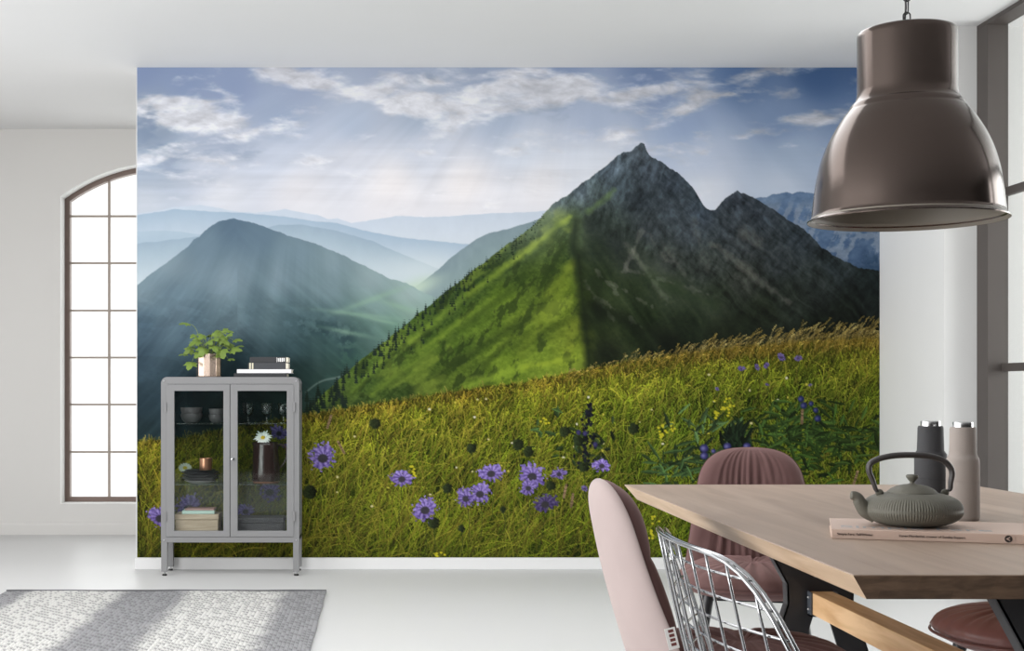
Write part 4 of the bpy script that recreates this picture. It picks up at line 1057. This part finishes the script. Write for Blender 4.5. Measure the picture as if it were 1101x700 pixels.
# ------------------------------------------------------------------ dining table
TX0, TX1, TY0, TY1, TZ, TH = .685, 1.655, 1.957, 3.80, .75, .040
TCX, TCY = (TX0 + TX1) / 2, (TY0 + TY1) / 2
def table():
    t = thing('dining_table', 'pale oak dining table with slanted edges and black crossed steel legs', 'table', (TCX, TCY, 0))
    hx, hy, ins = (TX1 - TX0) / 2, (TY1 - TY0) / 2, .030
    bm = bmesh.new()
    def loop(d, z): return [bm.verts.new(v) for v in ((-hx + d, -hy + d, z), (hx - d, -hy + d, z), (hx - d, hy - d, z), (-hx + d, hy - d, z))]
    a, b_, c = loop(.0012, TZ), loop(0, TZ - .0015), loop(ins, TZ - TH)
    bm.faces.new(a).material_index = 0
    for p, q in ((a, b_), (b_, c)):
        for i in range(4):
            f = bm.faces.new((p[i], q[i], q[(i + 1) % 4], p[(i + 1) % 4])); f.material_index = 2 if (i in (0, 2)) else 1
            if p is a: f.material_index = 0
    bm.faces.new(c[::-1]).material_index = 1
    obj('table_top', bm, [M_top, M_edge, M_end], t)
    # crossed plate legs: outline in x-z, waist gripping the beam
    LXC = 1.113 - TCX
    for yy in (3.42, 2.05):
        bm = bmesh.new()
        zt, zw1, zw0 = TZ - TH, .535, .425
        o_top, w_ = .185, .060
        prof_o = [(-o_top, zt), (-.085, .525), (-.083, .475), (-.235, 0.0)]
        prof_i = [(-o_top + w_ + .012, zt), (-.018, .548), (-.018, .448), (-.235 + w_ + .02, 0.0)]
        # left K, right K and the web between them
        for sx in (1, -1):
            P = [(LXC + sx * x, z) for x, z in prof_o]; Q = [(LXC + sx * x, z) for x, z in prof_i]
            for i in range(3): prism(bm, [P[i], P[i + 1], Q[i + 1], Q[i]], 'y', yy - TCY - .004, yy - TCY + .004)
        prism(bm, [(LXC - .02, .542), (LXC + .02, .542), (LXC + .02, .454), (LXC - .02, .454)], 'y', yy - TCY - .0041, yy - TCY + .0041)
        # folded flanges along the inner edges give the plate its depth
        for sx in (1, -1):
            Q = [(LXC + sx * x, z) for x, z in prof_o]
            for i in range(3):
                (x0, z0), (x1, z1) = Q[i], Q[i + 1]
                prism(bm, [(x0, z0), (x1, z1), (x1 + sx * .004, z1), (x0 + sx * .004, z0)], 'y', yy - TCY - .004, yy - TCY + (.036 if yy > 3 else .036))
        lg = obj('leg_frame', bm, M_black, t)
        d = -1 if yy > 3 else 1
        bm = bmesh.new(); y0 = yy - TCY
        box(bm, LXC - .034, LXC + .034, min(y0, y0 + d * .035), max(y0, y0 + d * .035), .447, .4515); box(bm, LXC - .034, LXC - .0305, min(y0, y0 + d * .035), max(y0, y0 + d * .035), .447, .508); box(bm, LXC + .0305, LXC + .034, min(y0, y0 + d * .035), max(y0, y0 + d * .035), .447, .508)
        br = obj('beam_bracket', bm, mat('bracket_steel', (66, 70, 76), .45), lg)
        for z in (.464, .494):
            bm = bmesh.new(); bmesh.ops.create_uvsphere(bm, u_segments=10, v_segments=6, radius=.004, matrix=Matrix.Translation((LXC - .035, y0 + d * .018, z)))
            obj('bolt', bm, M_zinc, lg, smooth=True)
    bm = bmesh.new(); box(bm, LXC - .030, LXC + .030, 2.055 - TCY, 3.415 - TCY, .452, .507, .002); obj('beam', bm, M_beam, t)
table()

# ------------------------------------------------------------------ on the table
def big_book():
    rz = -.305
    W, D, H = .40, .215, .0175
    c, s_ = math.cos(rz), math.sin(rz)
    fx, fy = .8115, 2.432     # front left corner
    cx_, cy_ = fx + c * W / 2 - s_ * D / 2, fy + s_ * W / 2 + c * D / 2
    t = flat_book('book', 'thin blush pink book lying under the teapot on the table', cx_, cy_, TZ, W, D, H, M_spine, rz)
    Mx = Matrix.Translation((-W / 2, -D / 2 - .0016, 0)) @ Matrix.Rotation(PI / 2, 4, 'X')
    tag(text_mesh('spine_title', 'Simple Fare: Fall/Winter', .0062, M_ink, t, Matrix.Translation((.010, 0, 0)) @ Mx @ Matrix.Translation((0, .0068, 0))), 'dark printed title')
    tag(text_mesh('spine_author', 'Karen Mordechai, creator of Sunday Suppers', .0060, M_ink, t, Matrix.Translation((.114, 0, 0)) @ Mx @ Matrix.Translation((0, .0068, 0))), 'dark printed author line')
    bm = bmesh.new(); k = [(.0062 * math.cos(2 * PI * i / 32), .0062 * math.sin(2 * PI * i / 32)) for i in range(32)]
    prism(bm, [(x + .292, z + .009) for x, z in k], 'y', -.0004, .0)
    for v in bm.verts: v.co = Vector((v.co.x - W / 2, v.co.y - D / 2 - .0014, v.co.z))
    obj('publisher_mark', bm, M_ink, t)
    bm = bmesh.new()
    prism(bm, [(.288, .009), (.2945, .0124), (.2945, .0112), (.2915, .0092), (.2915, .0088), (.2945, .0068), (.2945, .0056)], 'y', -.0007, -.0003); box(bm, .3015, .3022, -.0005, .0, .004, .014)
    for v in bm.verts: v.co = Vector((v.co.x - W / 2, v.co.y - D / 2 - .0014, v.co.z))
    tag(obj('mark_letter', bm, [M_spine], t), 'pale mark inside the black disc')
    # faint grey lettering on the cover
    mg = mat('grey_cover_print', (158, 160, 164), .6)
    text_mesh('cover_title', 'Simple Fare', .055, mg, t, Matrix.Translation((-.185, -.075, H + .0001)), extrude=.0001)
    return t
big_book()
TPX, TPY, TPZ = .979, 2.487, TZ + .0178
def teapot():
    t = thing('teapot', 'low ribbed olive grey cast iron teapot standing on the pink book', 'teapot', (TPX, TPY, TPZ))
    m = mat('olive_cast_iron', (98, 96, 86), .62, bump=(220, .06))
    mh = mat('black_iron_handle', (58, 54, 53), .5)
    R, H = .0875, .062
    prof = []
    n = 64
    prof.append((0, .004)); prof.append((.040, .004)); prof.append((.044, .0))
    for i in range(n + 1):
        a = -PI / 2 + PI * i / n
        if a < -1.15: continue
        rr_ = R * (abs(math.cos(a)) ** .58); zz_ = .030 + (.030 if a < 0 else .032) * (math.copysign(abs(math.sin(a)) ** .95, a))
        if rr_ < .044: continue
        # seam step at the waist
        if -.04 < a < .0: rr_ -= .0012
        prof.append((rr_, zz_))
    prof += [(.043, .0608), (0, .0612)]
    def ribs(a, z):
        k = smooth_step(.012, .018, z) * (1 - smooth_step(.049, .054, z)) * (0 if abs(z - .030) < .0022 else 1)
        return 1 + .017 * float(k) * (abs(math.sin(a * 55)) - .5)
    bm = bmesh.new(); lathe(bm, prof, 110 * 8, rfun=ribs)
    body = obj('teapot_body', bm, m, t, True)
    bm = bmesh.new()
    lathe(bm, [(0, .058), (.043, .0585), (.0445, .0605), (.0435, .0625), (.038, .0675), (.028, .0725), (.016, .0755), (.007, .0768), (.0045, .0785), (.0042, .0805), (.0065, .0835), (.0105, .0885), (.0113, .0915), (.0095, .0938), (.005, .0942), (0, .0940)], 64)
    obj('lid', bm, m, t, True)
    bm = bmesh.new(); pts = spline([(-.070, 0, .022), (-.086, 0, .028), (-.096, 0, .042), (-.100, 0, .0500), (-.106, 0, .0545), (-.1125, 0, .0555)], 6)
    nn = len(pts); tube(bm, pts, [.017 - (.0095) * (i / (nn - 1)) ** .7 for i in range(nn)], 16, flat=(1, .9)); obj('spout', bm, m, t, True)
    for s in (-1, 1):
        bm = bmesh.new(); bmesh.ops.create_uvsphere(bm, u_segments=16, v_segments=10, radius=.0085)
        for v in bm.verts: v.co = Vector((s * .0605 + v.co.x * .9, v.co.y * .6, .0605 + v.co.z * .8))
        obj('lug', bm, m, t, True)
    bm = bmesh.new()
    pts = spline([(-.0625, 0, .064), (-.0665, 0, .0655), (-.0735, 0, .085), (-.0795, 0, .100), (-.078, 0, .113), (-.064, 0, .122), (-.038, 0, .1282), (-.005, 0, .130), (.03, 0, .1282), (.055, 0, .121), (.069, 0, .109), (.0735, 0, .096), (.071, 0, .080), (.070, 0, .0675), (.065, 0, .0645)], 7)
    nn = len(pts); rad = []
    for i in range(nn):
        q = i / (nn - 1); rad.append(.0022 + .0034 * math.sin(PI * min(1, max(0, q))) ** .5)
    tube(bm, pts, rad, 12, flat=(1, 1.5)); obj('handle', bm, mh, t, True)
teapot()
def grinder(x, y, label, col, capcol, steep):
    t = thing('grinder', label, 'pepper mill', (x, y, TZ))
    m = mat('grinder_rubber', col, .7, spec=.3, bump=(400, .02))
    R, r, H = .0325, .0262, .191
    z1, z2 = (.131, .139) if steep else (.118, .140)
    sh = [(R, z1)] + ([(R - .002, z1 + .003), (r + .001, z2)] if steep else [(v.x, v.z) for v in spline([Vector((R, 0, z1)), Vector((R - .0012, 0, z1 + .008)), Vector((r + .0012, 0, z2 - .006)), Vector((r, 0, z2 + .002))], 5)][1:])
    bm = bmesh.new(); lathe(bm, [(0, 0), (R - .003, 0), (R - .0005, .0035), (R, .008), (R, .0795), (R - .0006, .08), (R, .0805)] + sh + [(r - .0005, H - .004), (r - .002, H), (0, H + .0002)], 64)
    obj('grinder_body', bm, m, t, True, angle=38)
    bm = bmesh.new(); lathe(bm, [(0, H), (r * .76, H), (r * .76, H + .009), (r * .73, H + .0105), (0, H + .0105)], 48); tag(obj('grinder_cap', bm, mat('brushed_cap', capcol, .25, metal=1), t, True, angle=38), 'polished steel cap')
grinder(1.1655, 2.862, 'charcoal bottle-shaped pepper mill behind the teapot on the table', (60, 60, 62), (205, 205, 205), True)
grinder(1.1975, 2.777, 'beige bottle-shaped pepper mill beside the charcoal one', (152, 143, 137), (205, 205, 205), False)

# ------------------------------------------------------------------ padded chairs
def velvet(name, col, tint, rough=.8, sheen=.8): return mat(name, col, rough, spec=.25, sheen=sheen, sheen_rough=.35, sheen_tint=tint, noise=(7, .10, (1, 1, 1)), bump=(9, .10))
M_velvet = velvet('mauve_velvet', (98, 72, 70), (190, 156, 152), sheen=.3)
M_wine = mat('wine_leather', (132, 90, 86), .36, spec=.5, noise=(9, .12, (1, 1, 1)), bump=(70, .05))
M_velvet_lit = velvet('mauve_velvet_lit', (166, 151, 148), (226, 212, 208), sheen=.35)  # same mauve velvet, lightened for the daylight falling on the back shell
def fold(u, seed):
    return mnoise.noise(Vector((u * 9.0, seed, 0))) + .5 * mnoise.noise(Vector((u * 19.0, seed + 5, 0)))
def padded_chair(label, loc, rz, seat_m, back_m, shell_m, group=None, tagged=False, sr=(.215, .225)):
    """front faces local -y"""
    t = thing('padded_chair', label, 'chair', loc, rz, group)
    # seat: rounded cushion with gathers running into the middle
    bm = bmesh.new(); na, nr = 180, 22; a_, b_ = sr; zc, th = .468, .052
    def seat_r(th_): return 1 / ((abs(math.cos(th_)) ** 2.5 + abs(math.sin(th_)) ** 2.5) ** (1 / 2.5))
    top = [bm.verts.new((0, 0, zc + th * .78))]; rings = []
    for side in (1, -1):
        R_ = []
        for k in range(1, nr + 1):
            q = k / nr; rowv = []
            for i in range(na):
                A = 2 * PI * i / na; rr_ = seat_r(A)
                g = fold(math.cos(A) * .9 + 3 + .6 * math.sin(A), 1.3) * .55 + abs(math.sin(A * 13 + 1.2 * math.sin(A * 3))) ** .6 * .45 - .3
                prof = (1 - q ** 3.2) ** .55
                zz_ = side * th * prof
                if side > 0: zz_ = zz_ * (1 - .22 * math.exp(-(q / .16) ** 2)) + g * .014 * smooth_step(.08, .35, q) * (1 - smooth_step(.8, 1, q)) * (.5 + .5 * smooth_step(.2, .9, 1 - q) + .25)
                edge = 1 + .016 * g * smooth_step(.6, 1, q)
                rowv.append(bm.verts.new((a_ * q * rr_ * edge * math.cos(A), b_ * q * rr_ * edge * math.sin(A), zc + float(zz_))))
            R_.append(rowv)
        rings.append(R_)
    T_, B_ = rings
    bot = bm.verts.new((0, 0, zc - th))
    for i in range(na):
        j = (i + 1) % na
        bm.faces.new((top[0], T_[0][i], T_[0][j])); bm.faces.new((bot, B_[0][j], B_[0][i]))
        for k in range(nr - 1):
            bm.faces.new((T_[k][i], T_[k + 1][i], T_[k + 1][j], T_[k][j])); bm.faces.new((B_[k][j], B_[k + 1][j], B_[k + 1][i], B_[k][i]))
        bm.faces.new((T_[-1][i], B_[-1][i], B_[-1][j], T_[-1][j]))
    bmesh.ops.remove_doubles(bm, verts=bm.verts, dist=.0004)
    seat = obj('seat', bm, seat_m, t, True)
    bm = bmesh.new(); pts = [(a_ * 1.005 * seat_r(2 * PI * i / 72) * math.cos(2 * PI * i / 72), b_ * 1.005 * seat_r(2 * PI * i / 72) * math.sin(2 * PI * i / 72), zc - .012) for i in range(72)]
    tube(bm, pts, .0035, 8, closed=True); obj('piping', bm, seat_m, seat, True)
    # back: one padded panel, cushion gathered down the middle at the front and a smooth shell behind
    def hw(v):     # half width up the back
        w0 = .205 - .060 * v
        e = max(0.0, (v - .66) / .34)
        return w0 * (1 - e ** 3.4) ** (1 / 2.8) if v < 1 else .0
    def sheet(front, m, name, inset):
        bm = bmesh.new(); nu, nv = 90, 44; rows = []
        for j in range(nv + 1):
            v = j / nv; v2 = 1 - (1 - v) ** 1.35; row = []
            z0 = .432; z = z0 + (.838 - z0 - inset * .3) * v2
            w_ = max(hw(min(v2, .9995)) - inset * .5, .002)
            for i in range(nu + 1):
                u = -1 + 2 * i / nu; us = math.sin(u * PI / 2)
                x = w_ * us
                lean = .185 + .10 * v2 ** 1.1 + .012 * math.sin(v2 * PI)
                yc_ = lean - .055 * (x / .2) ** 2 * (1 - .45 * v2)
                edge = (1 - abs(us) ** 3.5) ** .5 * (1 - max(0, (v2 - .78) / .22) ** 3) ** .5 * smooth_step(0, .06, v2) ** .5
                if front:
                    g = fold(us * 1.0 + v2 * .12 * math.sin(3 * us), 7.7) + .5 * math.sin(us * 44 + 3.0 * math.sin(us * 5 + v2 * 2))
                    amp = .0115 * math.exp(-(us / .62) ** 4) * (.4 + .6 * math.sin(PI * min(1, v2 * 1.15)))
                    bulge = .013 * (abs(math.sin(PI * (v2 * 2.9 + .1))) ** .5 - .6) * smooth_step(.35, .9, abs(us))
                    y = yc_ - float(edge) * (.047 + g * amp + float(bulge)) + .0 
                else:
                    y = yc_ + float(edge) * .030
                row.append(bm.verts.new((x, y, z)))
            rows.append(row)
        if front:   # closed pad: give it a rear face
            rear = []
            for j in range(nv + 1):
                v = j / nv; v2 = 1 - (1 - v) ** 1.35; row = []
                for i in range(nu + 1):
                    c_ = rows[j][i].co; lean = .185 + .10 * v2 ** 1.1 + .012 * math.sin(v2 * PI)
                    row.append(bm.verts.new((c_.x, lean - .055 * (c_.x / .2) ** 2 * (1 - .45 * v2) + .001, c_.z)))
                rear.append(row)
        else:
            rear = []
            for j in range(nv + 1):
                v = j / nv; v2 = 1 - (1 - v) ** 1.35; row = []
                for i in range(nu + 1):
                    c_ = rows[j][i].co; lean = .185 + .10 * v2 ** 1.1 + .012 * math.sin(v2 * PI)
                    row.append(bm.verts.new((c_.x, lean - .055 * (c_.x / .2) ** 2 * (1 - .45 * v2) - .001, c_.z)))
                rear.append(row)
        for G, fl in ((rows, False), (rear, True)):
            for j in range(nv):
                for i in range(nu):
                    q = (G[j][i], G[j][i + 1], G[j + 1][i + 1], G[j + 1][i]); bm.faces.new(q[::-1] if fl else q)
        for j in range(nv):
            bm.faces.new((rows[j][0], rows[j + 1][0], rear[j + 1][0], rear[j][0])); bm.faces.new((rows[j + 1][nu], rows[j][nu], rear[j][nu], rear[j + 1][nu]))
        for i in range(nu):
            bm.faces.new((rows[0][i + 1], rows[0][i], rear[0][i], rear[0][i + 1])); bm.faces.new((rows[nv][i], rows[nv][i + 1], rear[nv][i + 1], rear[nv][i]))
        bmesh.ops.remove_doubles(bm, verts=bm.verts, dist=.0003)
        return obj(name, bm, m, t, True)
    back = sheet(True, back_m, 'backrest', .004)
    sheet(False, shell_m, 'back_shell', 0.0)
    if tagged:
        bm = bmesh.new(); Mx = Matrix.Translation((-.206, .196, .552)) @ Matrix.Rotation(math.radians(-14), 4, 'X')
        box(bm, -.0008, .0008, -.020, .0, -.020, .020, M=Mx); o = tag(obj('sewn_label', bm, M_white, t), 'small white sewn label')
        bm = bmesh.new()
        for k in range(4): box(bm, -.0011, -.0008, -.016, -.006, -.014 + k * .0085, -.0085 + k * .0085, M=Mx)
        tag(obj('label_print', bm, mat('label_ink', (112, 62, 58), .8), o), 'dark red woven letters')
    # legs and under-frame
    for sx in (-1, 1):
        for sy in (-1, 1):
            bm = bmesh.new(); tube(bm, [(sx * .125, sy * .125, .43), (sx * .19, sy * .195, .0)], [.0165, .0105], 12)
            obj('leg', bm, M_black, t, True, angle=60)
    bm = bmesh.new()
    for s in (-1, 1):
        box(bm, -.14, .14, s * .125 - .012, s * .125 + .012, .419, .433); box(bm, s * .125 - .012, s * .125 + .012, -.113, .113, .420, .432)
    obj('under_frame', bm, M_black, t)
    return t
padded_chair('mauve velvet chair at the far end of the table facing the camera', (1.082, 3.93, 0), math.radians(-14), M_velvet, M_velvet, M_velvet)
padded_chair('mauve velvet chair, back lightened as if daylit, seen from behind on the left side of the table', (.728, 2.72, 0), PI / 2, M_velvet, M_velvet, M_velvet_lit, tagged=True)
padded_chair('wine red leather seat of the chair tucked under the right side of the table', (1.505, 3.08, 0), -PI / 2, M_wine, M_wine, M_wine)

# ------------------------------------------------------------------ chrome wire chair
def wire_chair():
    t = thing('wire_chair', 'chrome wire chair with open grid back in front of the left velvet chair', 'chair', (.585, 1.64, 0), PI / 2)
    # local: front -y; the back is a curved shell whose half width is .285
    HW, Z0, Z1 = .275, .40, .838
    def surf(x, z):
        v = (z - Z0) / (Z1 - Z0)
        return Vector((x, .11 + .125 * v + .01 * math.sin(v * PI) - .065 * (abs(x) / HW) ** 2.2, z))
    def top(x):      # rim height across the back
        return Z0 + (Z1 - Z0) * (1 - .42 * (abs(x) / HW) ** 7)
    def halfw(z):
        v = min(1, max(0, (1 - (z - Z0) / (Z1 - Z0)) / .42)); return HW * v ** (1 / 7)
    wires = bmesh.new()
    xs = [-.258 + .043 * i for i in range(13)]
    for x in xs:
        zt = top(x); tube(wires, [surf(x * (.8 + .2 * min(1, k / 9)), Z0 - .02 + (zt - Z0 + .02) * k / 14) for k in range(15)], .0017, 6)
    z = Z0 + .045
    while z < Z1 - .018:
        h_ = min(halfw(z), HW * .985) if z > Z1 - .42 * (Z1 - Z0) else HW * (.86 + .14 * (z - Z0) / (.58 * (Z1 - Z0)))
        tube(wires, [surf(-h_ + 2 * h_ * k / 20, z) - Vector((0, .0045, 0)) for k in range(21)], .0016, 6); z += .0285
    obj('back_wires', wires, M_chrome, t, True)
    rim = bmesh.new()
    side = [(HW * (.86 + .14 * k / 5), Z0 + .58 * (Z1 - Z0) * k / 5) for k in range(5)]
    up = []
    for k in range(29):
        s_ = math.sin((-1 + 2 * k / 28) * PI / 2); up.append((HW * s_, top(HW * s_)))
    outl = [(-x, z) for x, z in side] + up + side[::-1]
    for off in (0, -.009):
        tube(rim, [surf(x, z) + Vector((0, off, -abs(off) * .2)) for x, z in outl], .0026, 8)
    obj('back_rim', rim, M_chrome, t, True)
    # seat basket
    seat = bmesh.new()
    def sz(x, y): return .415 + .03 * (abs(x) / .25) ** 2 + .02 * ((y + .1) / .25) ** 2 - .012
    for i in range(9):
        x = -.24 + .06 * i; tube(seat, [(x * (.8 + .2 * (.12 - y) / .45), y, sz(x, y)) for y in [.12 - .45 * k / 12 for k in range(13)]], .0024, 6)
    for k in range(8):
        y = .10 - .058 * k; tube(seat, [(x, y, sz(x, y) - .0045) for x in [-.25 + .5 * q / 16 for q in range(17)]], .0024, 6)
    obj('seat_wires', seat, M_chrome, t, True)
    sr_ = bmesh.new(); q = [(-.232, .13), (-.255, -.12), (-.24, -.30), (-.17, -.345), (.17, -.345), (.24, -.30), (.255, -.12), (.232, .13)]
    tube(sr_, spline([(x, y, sz(x, y)) for x, y in q], 6), .0045, 8); obj('seat_rim', sr_, M_chrome, t, True)
    for sx in (-1, 1):
        lg = bmesh.new(); tube(lg, spline([(sx * .21, .16, .006), (sx * .19, .08, .33), (sx * .16, .02, .395), (sx * .16, -.2, .395), (sx * .19, -.25, .34), (sx * .21, -.30, .006)], 6), .0065, 10)
        obj('leg_loop', lg, M_chrome, t, True)
        sb = bmesh.new(); tube(sb, [(sx * .21, .17, .0065), (sx * .21, -.31, .0065)], .0065, 10); obj('sled_bar', sb, M_chrome, t, True)
    cb = bmesh.new(); tube(cb, [(-.165, -.09, .394), (.165, -.09, .394)], .006, 8); obj('cross_bar', cb, M_chrome, t, True)
wire_chair()


# ------------------------------------------------------------------ light
w = bpy.data.worlds.new('daylight'); S.world = w; w.use_nodes = True
bg = w.node_tree.nodes['Background']; bg.inputs[0].default_value = (1, 1, 1, 1); bg.inputs[1].default_value = 0.62
def area(name, loc, rot, sx, sy, power, col=(1, 1, 1)):
    l = bpy.data.lights.new(name, 'AREA'); l.shape = 'RECTANGLE'; l.size = sx; l.size_y = sy; l.energy = power; l.color = col
    o = bpy.data.objects.new(name, l); COL.objects.link(o); o.location = loc; o.rotation_euler = rot; return o
for i, yc in enumerate((0.25, 3.3, 6.3)):      # daylight in the left wall's openings; the third added to brighten the pillar
    area('daylight_window', (XL - .02, yc, 1.45), (0, -PI / 2, 0), 2.4, 2.8, (68, 50, 11)[i])
area('daylight_arch', (WXC, YB + .3, 1.4), (-PI / 2, 0, 0), 1.4, 2.3, 4)
area('added_ceiling_fill', ((SKX0 + SKX1) / 2, (SKY0 + SKY1) / 2, CZ + .2), (0, 0, 0), SKX1 - SKX0, SKY1 - SKY0, 32)  # overhead fill, added to lift floor and ceiling
area('daylight_side', (XR - .02, 4.9, 1.5), (0, PI / 2, 0), 2.3, 3.4, 62)
